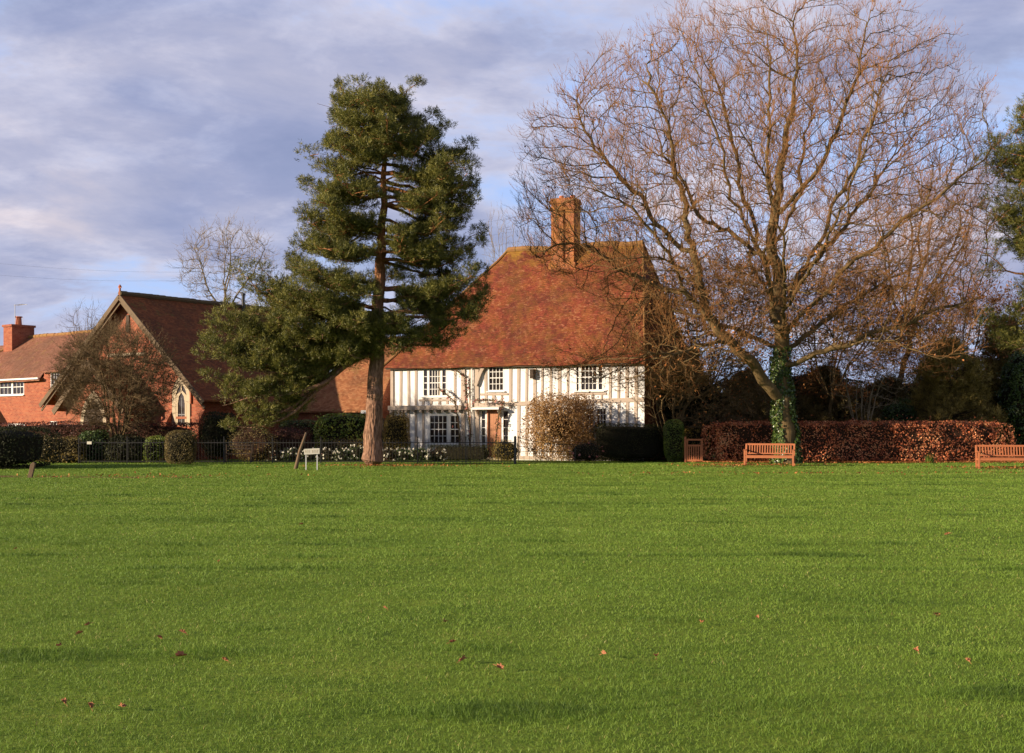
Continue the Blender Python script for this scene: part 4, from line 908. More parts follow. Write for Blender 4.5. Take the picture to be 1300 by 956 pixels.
# ------------------------------------------------------------------ the great bare oak
OY = 55.4
oak_limbs = [
 [(998, 590, 0), (998, 560, 0), (995, 520, 0), (994, 480, .1), (992, 440, .1), (989, 400, .1), (987, 360, .2), (986, 320, .2), (986, 280, .2), (992, 240, .1), (998, 190, 0), (1003, 130, -.2), (1008, 70, 0), (1012, 15, .2)],
 [(993, 510, 0), (975, 492, -.4), (950, 465, -.9), (920, 437, -1.4), (896, 410, -1.8), (882, 375, -2.2), (872, 335, -2.4), (860, 290, -2.4), (850, 240, -2.4), (838, 180, -2.6), (818, 120, -2.8)],
 [(896, 410, -1.8), (862, 378, -2.6), (835, 335, -3.4), (800, 300, -4.0), (760, 275, -4.5), (715, 262, -5.0), (680, 250, -5)],
 [(872, 335, -2.4), (850, 310, -1.4), (812, 262, -.6), (778, 215, 0), (745, 160, .6), (735, 115, .8)],
 [(882, 375, -2.2), (850, 352, -3.6), (815, 345, -5), (780, 350, -6), (745, 335, -6.6), (715, 330, -7)],
 [(862, 378, -2.6), (835, 372, -1.4), (800, 350, -.4), (765, 320, .4), (720, 300, 1.0), (685, 310, 1.4)],
 [(920, 437, -1.4), (888, 440, -2.2), (850, 452, -3.0), (810, 456, -3.8), (775, 468, -4.4), (740, 482, -5), (712, 474, -5.4), (690, 478, -5.6)],
 [(810, 456, -3.8), (770, 458, -4.6), (735, 462, -5.2), (700, 452, -5.6)],
 [(990, 430, .1), (972, 375, -.8), (955, 330, -1.6), (930, 290, -2.4), (908, 240, -3.0), (888, 190, -3.6), (862, 120, -4.2), (850, 75, -4.4)],
 [(955, 330, -1.6), (925, 300, -.4), (895, 270, .8), (870, 225, 1.6), (850, 175, 2.2)],
 [(989, 395, .1), (975, 330, 1.0), (962, 270, 1.8), (950, 200, 2.4), (935, 130, 2.8), (920, 60, 3)],
 [(987, 360, .2), (975, 300, -1.2), (965, 240, -2.2), (958, 170, -3.0), (955, 90, -3.6), (950, 30, -4)],
 [(988, 380, .1), (1012, 335, -.8), (1035, 290, -1.6), (1058, 240, -2.4), (1080, 180, -3.0), (1100, 110, -3.4), (1108, 50, -3.6)],
 [(989, 400, .1), (1020, 350, .9), (1055, 310, 1.8), (1095, 265, 2.8), (1140, 215, 3.6), (1180, 150, 4.2), (1195, 100, 4.4)],
 [(991, 425, .1), (1035, 375, -1.0), (1080, 330, -2.2), (1130, 290, -3.2), (1180, 250, -4.0), (1225, 205, -4.6)],
 [(986, 320, .2), (1010, 270, 1.4), (1035, 210, 2.6), (1050, 140, 3.4), (1065, 60, 4.0)],
 [(986, 280, .2), (1015, 240, -1.0), (1045, 190, -1.8), (1070, 120, -2.0), (1085, 40, -2)],
 [(992, 445, .1), (1040, 415, 1.2), (1090, 380, 2.4), (1145, 345, 3.4), (1200, 320, 4.2), (1240, 290, 4.8)],
 [(993, 465, .1), (1030, 452, -1.2), (1060, 445, -2.4), (1085, 438, -3.4), (1110, 450, -4.2), (1140, 462, -5), (1175, 455, -5.6)],
 [(1060, 445, -2.4), (1095, 425, -2.0), (1135, 415, -1.6), (1180, 400, -1.2), (1220, 385, -1)],
 [(990, 430, .1), (985, 400, -1.8), (975, 370, -3.6), (960, 330, -5.2), (940, 280, -6.2), (930, 220, -6.8)],
 [(989, 400, .1), (1000, 370, -2.0), (1012, 330, -4.0), (1030, 280, -5.6), (1050, 220, -6.4), (1060, 150, -6.8)],
 [(990, 420, .1), (995, 390, 2.0), (990, 350, 4.0), (980, 300, 5.6), (985, 240, 6.6), (1000, 170, 7)],
 [(992, 440, .1), (960, 420, 2.0), (920, 400, 3.8), (880, 380, 5.4), (840, 350, 6.4)],
 [(985, 300, .2), (960, 260, -3.4), (930, 230, -5.4), (900, 200, -6.4)],
]
oak_poly = [(662, 300), (664, 240), (672, 175), (700, 130), (735, 95), (780, 70), (830, 55), (880, 30), (930, 12), (985, 5), (1040, 2), (1100, 8), (1150, 30), (1200, 70), (1240, 115), (1256, 170), (1254, 240), (1246, 300), (1244, 360), (1225, 400), (1180, 440), (1100, 470), (1050, 440), (1000, 400), (940, 430), (900, 470), (830, 500), (760, 490), (690, 485), (700, 465), (790, 440), (800, 400), (740, 360), (690, 340)]
op = crown_points(oak_poly, OY, 8400, 7.4, 5, (965, 300))
def oak_leaf_where(E, rng):
    lowness = np.clip((7.5 - E[:, 2]) / 5, 0, 1); cl = vnoise(E, .9, 31)
    return (rng.random(len(E)) < .012 + .17 * lowness * np.clip(cl + .55, 0, 1.3))
n0_ = len(limb_nodes(oak_limbs[:1], OY)[0]); n1_ = len(limb_nodes(oak_limbs[:2], OY)[0])
low_poly = [(790, 400), (830, 370), (870, 330), (940, 350), (1040, 340), (1140, 330), (1240, 330), (1245, 400), (1200, 470), (1110, 480), (1050, 455), (990, 440), (930, 470), (880, 500), (820, 500), (790, 460)]
op = np.concatenate([op, crown_points(low_poly, OY, 2200, 6.8, 6, (965, 380))])
oak = build_tree('oak_tree', OY, 998, oak_limbs, op, 'huge bare oak with an ivy clad trunk spreading over the beech hedge', minr=[(0, n0_, [(0, .44), (3, .38), (5.5, .33), (9, .26), (13, .16), (17, .07), (20, .03)]), (n0_, n1_, [(0, .27), (4, .24), (7, .18), (11, .12), (15, .05)])], rad_scale=1.12, tip=.0085, ex=2.16, step=.34, infl=2.6, kill=.46, focus=np.array([X_(990, OY), OY, Z_(440, OY)]), radial=.55, gnarl=.22,
                 seed=5, trop=(0, 0, .07), twigs=dict(per=2, L=.80, sub=2, r0=.0092, up=.4, levels=2, rmax=.018, gnarl=.25), leaves=dict(where=oak_leaf_where, per=1, size=.13, mat='russet', jit=.05), inertia=.45)
def ivy_on(root, P, par, Rr, zmax, base, n=9000, gapdir=(.15, -1.0)):
    rng = np.random.default_rng(77); k = np.nonzero((np.arange(len(P)) < n0_) & (P[:, 2] < zmax))[0]; i = rng.choice(k, n)
    q = par[i]; q = np.where(q < 0, i, q); t = rng.random((n, 1)); C = P[i] * (1 - t) + P[q] * t; a = rng.uniform(0, 2 * np.pi, n); d = np.stack([np.cos(a), np.sin(a), np.zeros(n)], 1)
    g_ = norm(np.array([[gapdir[0], gapdir[1], 0]])); c_ = (d * g_).sum(1); z = C[:, 2]
    keep = (c_ < .86 + .10 * np.sin(z * 3.1) + (z > 3.0) * .2) & (rng.random(n) < 1.25 - z / zmax * .8) ; C, d = C[keep], d[keep]; n = len(C)
    bulk = np.abs(d[:, :1]) * .17 * (1 - C[:, 2:] / (zmax * 1.3)) + .03
    C = C + d * (Rr[i][keep][:, None] + bulk * rng.uniform(.3, 1.1, (n, 1))) + rng.normal(0, .03, (n, 3))
    V, Fq = leaf_quads(C - np.array(base), norm(d + rng.normal(0, .5, (n, 3))), rng.uniform(.08, .14, n), .09, rng)
    link('ivy', np_mesh('ivy', V, [Fq], M['ivy'], tint=rng.random(n)), root)
ivy_on(oak[0], oak[1], oak[2], oak[3], 5.4, (X_(998, OY), OY, 0))

# ------------------------------------------------------------------ other bare trees
def dome(px0, px1, pyt, pyb, top=.75):
    cx = (px0 + px1) / 2; w_ = (px1 - px0) / 2; h = pyb - pyt; pts = []
    for t in np.linspace(0, math.pi, 13): pts.append((cx - w_ * math.cos(t), pyt + h * .55 * (1 - math.sin(t)) ** 1.0))
    return pts + [(cx + w_ * .7, pyb - h * .15), (cx + w_ * .3, pyb), (cx - w_ * .3, pyb), (cx - w_ * .7, pyb - h * .15)]
def bare_tree(name, px, pyb, px0, px1, pyt, pyc, Y, label, n=900, stems=3, lean=0, seed=11, depth=None, **kw):
    """a tree whose crown fills px0..px1, pyt..pyc"""
    rnd = random.Random(seed); d = depth or (px1 - px0) / 2 / F * Y; cx = (px0 + px1) / 2; fork = pyb + (pyc - pyb) * 1.0
    L = [[(px, pyb, 0), (px + lean * .3, (pyb + fork) / 2, 0), (px + lean, fork, 0), (px + lean * 1.3 + (cx - px - lean) * .3, fork - (fork - pyt) * .35, 0), (cx, fork - (fork - pyt) * .75, 0)]]
    for i in range(stems):
        a = 2 * math.pi * (i + rnd.random() * .5) / stems; r = (px1 - px0) / 2; ex = math.cos(a) * r; dy = math.sin(a) * d
        L.append([(px + lean, fork, 0), (px + lean + ex * .3, fork - (fork - pyt) * .25, dy * .25), (cx + ex * .55, fork - (fork - pyt) * .5, dy * .5), (cx + ex * .72, fork - (fork - pyt) * .72, dy * .65)])
    k = dict(step=.3, infl=3, kill=.6, seed=seed); k.update(kw)
    return build_tree(name, Y, px, L, crown_points(kw.pop('poly', None) or dome(px0, px1, pyt, pyc), Y, n, d, seed), label, **{a: b for a, b in k.items() if a != 'poly'})
bare_tree('bare_tree', 283, 560, 226, 352, 283, 400, 95, 'pale bare tree rising behind the chapel roof', n=1500, stems=5, seed=12, bark='pale_bark', twig='twig_pale', tip=.012, ex=2.25, kill=.6, step=.45, twigs=dict(per=2, L=1.0, sub=2, r0=.012, levels=1), rmin_main=.05, group=None)
bare_tree('bare_tree', 112, 560, 82, 142, 384, 450, 84, 'small bare treetop showing above the cottage roof', n=260, stems=5, seed=13, bark='oak_bark', twig='twig_brown', tip=.009, ex=2.3, kill=.6, step=.4, twigs=dict(per=2, L=.8, sub=2, r0=.008, levels=1), rmin_main=.05)
bare_tree('bare_tree', 637, 540, 608, 672, 248, 380, 110, 'slender pale poplar-like tree behind the hall roof', n=420, stems=6, seed=14, bark='pale_bark', twig='twig_pale', tip=.010, ex=2.4, kill=.7, step=.5, trop=(0, 0, .5), twigs=dict(per=1, L=1.1, sub=2, r0=.009, up=1.2, levels=1), rmin_main=.05,
          poly=[(612, 380), (610, 330), (618, 300), (630, 252), (634, 250), (642, 285), (660, 300), (672, 350), (672, 385)])
# twiggy tree in front of the chapel: many stems from the ground
def shrub_tree(name, px, pyb, poly, Y, label, n, nst, depth, seed, leaves=None, **kw):
    rnd = random.Random(seed); xs = [p[0] for p in poly]; L = []; w_ = (max(xs) - min(xs)) / 2; cx = (max(xs) + min(xs)) / 2; pyt = min(p[1] for p in poly); h = pyb - pyt
    L.append([(px, pyb, 0), (px + 1, pyb - h * .1, 0), (px + 2, pyb - h * .3, 0), (cx, pyb - h * .7, 0)])
    for i in range(nst):
        a = 2 * math.pi * (i + rnd.random() * .6) / nst; r = rnd.uniform(.5, .9); L.append([(px + 1, pyb - h * rnd.uniform(.03, .15), 0), (px + math.cos(a) * w_ * .15, pyb - h * .3, math.sin(a) * depth * .15), (px + math.cos(a) * w_ * .4 * r, pyb - h * .55, math.sin(a) * depth * .35 * r), (cx + math.cos(a) * w_ * .65 * r, pyb - h * .8, math.sin(a) * depth * .5 * r)])
    return build_tree(name, Y, px, L, crown_points(poly, Y, n, depth, seed, shell=.6), label, leaves=leaves, seed=seed, **kw)
shrub_tree('bare_thorn_tree', 150, 592, [(78, 460), (90, 434), (115, 420), (150, 418), (182, 428), (208, 446), (222, 470), (218, 500), (200, 525), (165, 545), (125, 545), (90, 520), (76, 490)], 59, 'dense twiggy bare thorn tree in front of the chapel gable', 2500, 9, 2.6, 21,
           bark='oak_bark', twig='twig_brown', tip=.008, ex=2.2, kill=.30, step=.22, infl=2, cat='tree', twigs=dict(per=3, L=.6, sub=3, r0=.010, levels=2, up=.1, rmax=.03), trop=(0, 0, .05), rmin_main=.03)
shrub_tree('bare_orchard_tree', 1095, 590, [(1045, 490), (1055, 460), (1080, 440), (1115, 436), (1145, 455), (1158, 490), (1140, 520), (1100, 530), (1060, 520)], 60, 'small pale many-stemmed bare tree behind the beech hedge', 420, 8, 2.0, 22,
           bark='pale_bark', twig='twig_pale', tip=.009, ex=2.15, kill=.4, step=.25, infl=2.5, cat='tree', twigs=dict(per=1, L=.5, sub=2, r0=.007, levels=1), rmin_main=.03)
def lw(dens): return lambda E, rng: rng.random(len(E)) < dens * (.4 + np.clip(vnoise(E, 1.1, 3) + .5, 0, 1.5))
bare_tree('dark_leaning_tree', 1130, 590, 1075, 1262, 205, 430, 72, 'dark bare tree leaning beyond the beech hedge', n=1700, stems=6, lean=25, seed=31, bark='dark_bark', twig='twig_red', tip=.011, ex=2.15, kill=.6, step=.4, twigs=dict(per=2, L=.9, sub=3, r0=.010, levels=1), rmin_main=.04, leaves=dict(where=lw(.05), size=.17, mat='russet'))
bare_tree('russet_oak_tree', 900, 590, 825, 990, 322, 500, 63.5, 'young oak holding tufts of russet leaves beside the hall gable', n=1900, stems=7, seed=32, bark='oak_bark', twig='twig_brown', tip=.008, ex=2.2, kill=.55, step=.34, twigs=dict(per=2, L=.8, sub=3, r0=.011, levels=2), rmin_main=.04, leaves=dict(where=lw(.30), size=.15, per=2, mat='russet', jit=.12))
bare_tree('russet_beech_tree', 1055, 590, 975, 1150, 335, 505, 64, 'brown leaved tree behind the great oak trunk', n=2100, stems=7, seed=33, bark='oak_bark', twig='twig_red', tip=.008, ex=2.2, kill=.55, step=.34, twigs=dict(per=2, L=.8, sub=3, r0=.011, levels=2), rmin_main=.04, leaves=dict(where=lw(.22), size=.14, per=2, mat='russet', jit=.12))
bare_tree('russet_thicket_tree', 1225, 590, 1120, 1330, 372, 500, 67, 'low spreading tree with brown twigs and few russet leaves near the pines', n=2000, stems=7, seed=34, bark='oak_bark', twig='twig_red', tip=.009, ex=2.2, kill=.6, step=.4, twigs=dict(per=2, L=.9, sub=3, r0=.012, levels=2), rmin_main=.04, leaves=dict(where=lw(.22), size=.16, per=2, mat='russet', jit=.12))
shrub_tree('twiggy_undergrowth_tree', 850, 590, [(800, 500), (820, 470), (870, 440), (930, 450), (975, 480), (985, 520), (960, 545), (880, 550), (830, 540)], 59.5, 'tangled low twiggy growth with russet leaves behind the wooden gate', 1300, 8, 1.8, 35,
           bark='oak_bark', twig='twig_brown', tip=.007, ex=2.2, kill=.32, step=.25, infl=2.2, twigs=dict(per=2, L=.5, sub=3, r0=.009, levels=2), rmin_main=.03, leaves=dict(where=lw(.035), size=.12, per=1, mat='russet', jit=.06))

# ------------------------------------------------------------------ Scots pines
def pine(name, Y, base_px, trunk, brs, label, seed=1, extra_random=0, prof=None, r_base=.42, tuft=26, blades=15, pads_per=5, mat='needle', pad_r=.62, base_z=0, cat='pine', L=.17, W=.021):
    """trunk: [(px,py,dy)], brs: [(py_attach, px_tip, py_tip, dy_tip, n_pads)]"""
    rng = np.random.default_rng(seed); rnd = random.Random(seed)
    T, tp = limb_nodes([trunk], Y, .3); T = np.array(T); base = np.array([X_(base_px, Y), Y, 0.0]); zt = T[:, 2].max()
    P = list(T); par = list(tp); Rr = [max(.05, r_base * (1 - .93 * (z / zt) ** 1.15)) * (1 + .45 * math.exp(-max(z, 0) / .3)) for z in T[:, 2]]
    pads = []; prad = []
    def branch(att, tip, npad, r0, sagk=.10, sub=True):
        i0 = int(np.abs(T[:, 2] - att).argmin()) if not isinstance(att, int) else att
        p0 = np.array(P[i0]); v = tip - p0; ln = np.linalg.norm(v); n = max(4, int(ln / .35)); prev = i0; ids = []
        side = norm(np.cross(v, [0, 0, 1.0])); w1, w2 = rng.normal(0, .12 * ln), rng.normal(0, .06 * ln)
        for j in range(1, n + 1):
            t = j / n; q = p0 + v * t + np.array([0, 0, 1]) * (math.sin(t * math.pi) * (-sagk) * ln + .04 * ln * math.sin(t * 7 + w1)) + side * (math.sin(t * math.pi) * w2 + .06 * math.sin(t * 9 + w1 * 3)) + rng.normal(0, .03, 3)
            P.append(q); par.append(prev); Rr.append(max(.014, r0 * (1 - t) ** .8)); prev = len(P) - 1; ids.append(prev)
        return ids, ln
    def dress(ids, ln, npad, spread):
        for k in range(npad):
            t = 1 - (k / max(1, npad)) * .62; i = ids[min(len(ids) - 1, int(t * len(ids)) - 1 if t < 1 else len(ids) - 1)]
            for s_ in range(2 if k else 1):
                off = rng.normal(0, 1, 3) * np.array([spread, spread, spread * .35]) * (.35 + .9 * (1 - t) + .2); c = np.array(P[i]) + off + np.array([0, 0, .15])
                rr = pad_r * rng.uniform(.65, 1.2)
                pads.append(c); prad.append((rr, rr, rr * rng.uniform(.55, .8)))
                # twig to the pad
                p0 = np.array(P[i]); mid = (p0 + c) / 2 + rng.normal(0, .06, 3); P.append(mid); par.append(i); Rr.append(.016); P.append(c - np.array([0, 0, .05])); par.append(len(P) - 2); Rr.append(.009)
                a0 = len(P) - 1
                for _ in range(3): P.append(c + rng.normal(0, .5, 3) * rr * np.array([1, 1, .5])); par.append(a0); Rr.append(.006)
    for (pya, pxt, pyt, dyt, npd) in brs:
        Yt = Y + dyt; tip = np.array([X_(pxt, Y), Yt, Z_(pyt, Y)]); ids, ln = branch(Z_(pya, Y), tip, npd, .035 + .012 * np.linalg.norm(tip - np.array([T[0, 0], Y, Z_(pya, Y)])))
        dress(ids, ln, npd, .42)
    if prof:
        zs_, rs_ = zip(*prof)
        for k in range(extra_random):
            z = rng.uniform(zs_[0], zs_[-1]); a = rng.uniform(0, 2 * math.pi); r = np.interp(z, zs_, rs_) * rng.uniform(.5, 1.0)
            ti = int(np.abs(T[:, 2] - z).argmin()); c = T[ti]; tip = c + np.array([math.cos(a) * r, math.sin(a) * r * .95, rng.uniform(-.1, .5)])
            if math.sin(a) < -.55 and rng.random() < .45 and z < zt * .8: continue
            ids, ln = branch(max(.5, z - .25 * r), tip, 3, .03 + .01 * r); dress(ids, ln, max(2, int(r * 1.1)), .38)
    P = np.array(P) - base; par = np.array(par); Rr = np.array(Rr)
    root = empty(name, base, 0, label, cat); V, Fq = graph_tubes(P, par, Rr, 8)
    link('trunk', np_mesh('trunk', V, [Fq], M['pine_bark'], smooth=True), root)
    C = np.array(pads) - base; V, Ft, tt = pad_needles(C, np.array(prad), rng, tuft, blades, L, W)
    link('crown', np_mesh('crown', V, [Ft], M[mat], tint=tt), root)
    return root, len(Ft)
B = []   # left and right silhouettes read off the photograph, depth chosen
for (a, x, y, d, n) in [
 (150, 432, 112, .4, 4), (150, 455, 120, -.8, 4), (150, 490, 116, .8, 4), (150, 518, 116, 0, 4), (165, 425, 145, -.4, 5), (165, 540, 148, .6, 5), (150, 475, 130, -.6, 4), (160, 500, 138, -1.0, 4),
 (185, 415, 172, .6, 5), (185, 560, 168, -.2, 5), (190, 585, 190, .8, 6), (195, 545, 190, -1.6, 5), (185, 445, 165, -1.6, 5), (190, 520, 165, 1.8, 4),
 (215, 405, 205, -.2, 6), (215, 600, 212, .2, 6), (222, 575, 225, -1.8, 6), (225, 430, 222, 1.6, 5), (210, 450, 200, -2.0, 6), (230, 605, 238, .6, 6), (205, 560, 205, 1.5, 5),
 (250, 398, 240, .2, 6), (262, 606, 262, -.4, 6), (262, 585, 275, 1.4, 5), (250, 420, 255, -1.4, 6), (240, 550, 250, 2.2, 5), (245, 440, 245, -2.2, 5), (240, 590, 245, -1.2, 5),
 (290, 385, 278, -.3, 7), (300, 598, 300, .6, 5), (290, 410, 290, 1.5, 6), (285, 430, 275, -2.2, 6), (285, 565, 290, -1.8, 4), (285, 450, 290, -1.6, 4),
 (325, 378, 308, .3, 7), (330, 602, 318, -.4, 6), (335, 585, 335, 1.2, 5), (325, 405, 320, -1.6, 7), (325, 430, 330, -2.4, 6), (330, 560, 322, -1.6, 5), (318, 520, 312, -2.4, 5), (322, 545, 300, 2.2, 4),
 (362, 366, 335, .4, 7), (365, 390, 350, -1.5, 7), (365, 608, 350, .5, 6), (372, 420, 358, -2.6, 6), (370, 585, 365, -1.4, 5), (372, 445, 372, -2.8, 5), (370, 555, 352, 2.0, 4),
 (392, 330, 345, .8, 7), (398, 302, 346, .4, 7), (398, 345, 372, -1.2, 8), (400, 620, 372, .8, 6), (402, 612, 392, -.8, 6), (400, 380, 378, -2.2, 8), (405, 410, 382, -2.8, 7), (400, 320, 378, .6, 7), (402, 440, 395, -2.2, 7), (400, 360, 392, 1.4, 7),
 (420, 292, 396, .2, 7), (425, 340, 405, -1.4, 8), (425, 590, 400, -.6, 5), (430, 578, 425, .2, 5), (428, 380, 412, -2.0, 7), (432, 270, 420, .2, 7), (425, 525, 402, -1.8, 4), (428, 455, 415, -2.4, 5), (430, 540, 432, -.8, 3), (425, 410, 400, 1.5, 6),
 (180, 440, 185, .8, 5), (300, 440, 262, -1.0, 4), (262, 560, 262, -2.4, 5), (275, 575, 288, .2, 6), (250, 595, 225, -.8, 6), (310, 590, 322, .8, 6), (415, 465, 425, -2.0, 4), (420, 495, 420, -1.8, 4), (380, 600, 355, -1.4, 6), (385, 575, 378, .6, 5), (165, 480, 150, -2.2, 4), (190, 500, 178, -2.4, 4),
 (412, 262, 430, .2, 6), (410, 288, 412, -.5, 6), (415, 320, 432, -.7, 6), (420, 350, 440, .5, 6), (418, 256, 462, .3, 5), (422, 282, 455, -.8, 6), (425, 312, 465, -.9, 6), (428, 372, 455, -.6, 6),
 (425, 272, 488, -.2, 5), (428, 298, 492, -.8, 5), (430, 285, 518, -.3, 5), (430, 308, 530, -.6, 5), (430, 290, 548, -.2, 4), (432, 335, 490, .6, 5), (432, 352, 478, -.5, 4), (436, 400, 462, .4, 5), (428, 330, 452, .9, 6), (436, 425, 455, -1.0, 4), (430, 322, 512, .5, 4), (430, 270, 445, -.9, 5),
 (445, 492, 432, -1.4, 3), (448, 450, 452, -1.8, 3), (440, 410, 432, -1.0, 4), (440, 360, 425, .6, 5), (440, 320, 422, -.8, 6)]: B.append((a, x, y, d, n))
pr_ = pine('scots_pine', 52.2, 472, [(471, 595, 0), (473, 560, 0), (475, 520, 0), (477, 470, 0), (479, 420, 0), (482, 370, .1), (484, 310, .1), (486, 250, .1), (487, 200, .1), (486, 160, .1), (480, 125, .1)], B,
     'tall Scots pine with a dark layered crown and orange upper trunk on the green', seed=3, r_base=.41, tuft=46, blades=17, L=.12, prof=[(6.0, 3.2), (8, 3.4), (10, 3.2), (12.5, 3.0), (14.5, 1.8)], extra_random=24, pad_r=.50)
print('pine tris', pr_[1])
# pines at the edge of the frame: the trunks stand just outside it
B3 = [(200, 1290, 140, -.4, 5), (190, 1305, 130, .5, 5), (220, 1262, 185, .2, 5), (215, 1282, 175, -.6, 5), (225, 1252, 205, .1, 5), (230, 1290, 210, -1.2, 6), (250, 1300, 195, .6, 6), (300, 1268, 255, 0, 6), (300, 1285, 240, -.8, 6), (310, 1270, 290, .3, 6), (315, 1290, 300, -.6, 6), (285, 1252, 262, .6, 4), (330, 1300, 320, -.8, 5), (350, 1246, 318, .4, 2), (380, 1305, 355, 0, 4), (400, 1255, 400, .6, 3), (405, 1290, 395, -.6, 5), (430, 1270, 430, .2, 5), (440, 1300, 420, -.5, 6),
      (200, 1375, 130, 0, 6), (230, 1420, 180, .4, 6), (260, 1430, 230, -.5, 6), (290, 1440, 280, 0, 6), (330, 1425, 330, .5, 6), (180, 1345, 105, 0, 6), (210, 1350, 150, -2, 6), (250, 1345, 220, -2.5, 6), (300, 1350, 280, -2.6, 6), (230, 1340, 190, 2.2, 6), (280, 1350, 250, 2.5, 6)]
pine('edge_scots_pine', 51.5, 1352, [(1352, 586, 0), (1350, 500, 0), (1348, 400, 0), (1346, 300, 0), (1346, 200, 0), (1348, 120, 0)], B3, 'Scots pine whose green boughs reach in beyond the oak near the benches', seed=9, r_base=.40, tuft=34, blades=15, pad_r=.58, cat='pine', L=.14)
# dense olive conifers behind the hedge
def conifer(name, px, px0, px1, pyt, Y, label, seed, mat='needle_olive', n=320, pad_r=.55, tuft=22, blades=11, group=None, pyb=585, droop=.1):
    rng = np.random.default_rng(seed); base = np.array([X_(px, Y), Y, 0.0]); H = Z_(pyt, Y); a0 = (px1 - px0) / 2 / F * Y
    P = [np.array([0, 0, z]) for z in np.arange(0, H * .93, .3)]; par = list(range(-1, len(P) - 1)); Rr = [max(.02, .16 * (1 - z[2] / H)) for z in P]; nt_ = len(P); pads = []; pr = []
    for k in range(n):
        z = H * rng.uniform(.10, .98); r = a0 * (1 - (z / H) ** 1.8) ** .75 * rng.uniform(.55, 1.05) * (1 + .25 * math.sin(z * 2.3 + seed) ); a = rng.uniform(0, 2 * math.pi)
        c = np.array([math.cos(a) * r, math.sin(a) * r * .9, z - r * droop]); i = min(nt_ - 1, int(max(0, z - .3 * r) / .3))
        m_ = (P[i] + c) / 2 + rng.normal(0, .1, 3); P.append(m_); par.append(i); Rr.append(.022); P.append(c); par.append(len(P) - 2); Rr.append(.008)
        q = pad_r * rng.uniform(.6, 1.25); pads.append(c); pr.append((q, q, q * .62))
    V, Fq = graph_tubes(np.array(P), np.array(par), np.array(Rr), 6); root = empty(name, base, 0, label, 'conifer', group); link('trunk', np_mesh('trunk', V, [Fq], M['dark_bark'], smooth=True), root)
    V, Ft, tt = pad_needles(np.array(pads), np.array(pr), rng, tuft, blades, .17, .03); link('crown', np_mesh('crown', V, [Ft], M[mat], tint=np.clip(tt + .12 * math.sin(seed), 0, 1)), root)
conifer('bushy_conifer', 1205, 1140, 1270, 432, 61.5, 'broad olive green conifer behind the middle of the beech hedge', 41)
conifer('bushy_conifer', 1275, 1225, 1335, 405, 64.5, 'taller olive brown conifer near the end of the beech hedge', 42)
conifer('bushy_conifer', 1345, 1298, 1410, 440, 62, 'dark conifer standing at the hedge end by the second bench', 43, mat='needle')
conifer('yew_tree', 872, 836, 912, 445, 62.5, 'dark yew tree at the gable end of the hall house', 44, mat='darkleaf', n=260, pad_r=.55, tuft=30, blades=14)
conifer('yew_tree', 950, 890, 1010, 474, 64.5, 'broad brown green evergreen behind the twiggy growth and the ivy trunk', 45, mat='boxleaf', n=280, pad_r=.55, tuft=30, blades=14)
conifer('yew_tree', 1125, 1080, 1170, 482, 69, 'small brown green evergreen beyond the pale bare orchard tree', 47, mat='boxleaf', n=200, pad_r=.55, tuft=30, blades=14)
conifer('yew_tree', 1048, 985, 1125, 468, 66, 'low brown green evergreen behind the little bare tree', 46, mat='boxleaf', n=240, pad_r=.55, tuft=30, blades=14)

# ------------------------------------------------------------------ hedges and shrubs
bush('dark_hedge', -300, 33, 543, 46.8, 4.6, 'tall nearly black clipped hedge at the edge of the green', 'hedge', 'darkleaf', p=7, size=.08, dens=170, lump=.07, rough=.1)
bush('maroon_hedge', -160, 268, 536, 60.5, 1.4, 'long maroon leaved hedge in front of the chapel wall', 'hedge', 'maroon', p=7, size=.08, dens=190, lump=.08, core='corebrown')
bush('laurel_shrub', 30, 100, 555, 56.2, 1.8, 'dark brownish shrub behind the leaning stump', 'shrub', 'boxleaf', size=.08, dens=200, lump=.15, lf=2.2)
bush('laurel_shrub', 88, 132, 546, 57.5, 1.6, 'shrub with yellow green topmost leaves beside the thorn tree', 'shrub', 'midleaf', size=.10, dens=200, lump=.18, lf=2.2, wisp=.05)
bush('laurel_shrub', 128, 182, 553, 56.3, 1.8, 'dark green shrub below the thorn tree', 'shrub', 'darkleaf', size=.10, dens=200, lump=.18, lf=2.2, wisp=.05)
bush('low_shrub', 55, 105, 579, 55.4, .9, 'low pale leaved plant at the foot of the dark shrubs', 'plant', 'goldleaf', size=.09, dens=160, lump=.12, wisp=.1)
bush('variegated_shrub', 177, 207, 551, 55.2, 1.2, 'yellow flecked upright shrub beside the clipped brown bush', 'shrub', 'yellowgreen', size=.07, dens=200, lump=.15, wisp=.05, rough=.2)
bush('clipped_bush', 206, 244, 546, 53.2, 1.25, 'rounded clipped brownish bush standing in front of the railings', 'bush', 'boxleaf', p=3.6, size=.045, dens=600, lump=.05, lf=2, rough=.06)
bush('holly_bush', 250, 300, 520, 60, 1.8, 'dark glossy bush under the drooping pine boughs by the chapel', 'bush', 'darkleaf', size=.08, dens=190, lump=.2, wisp=.04)
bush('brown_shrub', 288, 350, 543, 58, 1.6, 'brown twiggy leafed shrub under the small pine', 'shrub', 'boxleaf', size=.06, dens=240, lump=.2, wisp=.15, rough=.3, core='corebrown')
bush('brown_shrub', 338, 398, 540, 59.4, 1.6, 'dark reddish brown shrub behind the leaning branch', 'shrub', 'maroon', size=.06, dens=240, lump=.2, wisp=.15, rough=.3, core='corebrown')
bush('laurel_hedge', 352, 404, 532, 62.2, 1.2, 'darker stretch of clipped hedge beside the bright laurel', 'hedge', 'midleaf', p=6, size=.08, dens=200, lump=.08)
bush('laurel_hedge', 398, 472, 526, 61.4, 1.6, 'bright yellow green laurel hedge left of the big pine trunk', 'hedge', 'yellowgreen', p=4.5, size=.11, dens=170, lump=.12, wisp=.05)
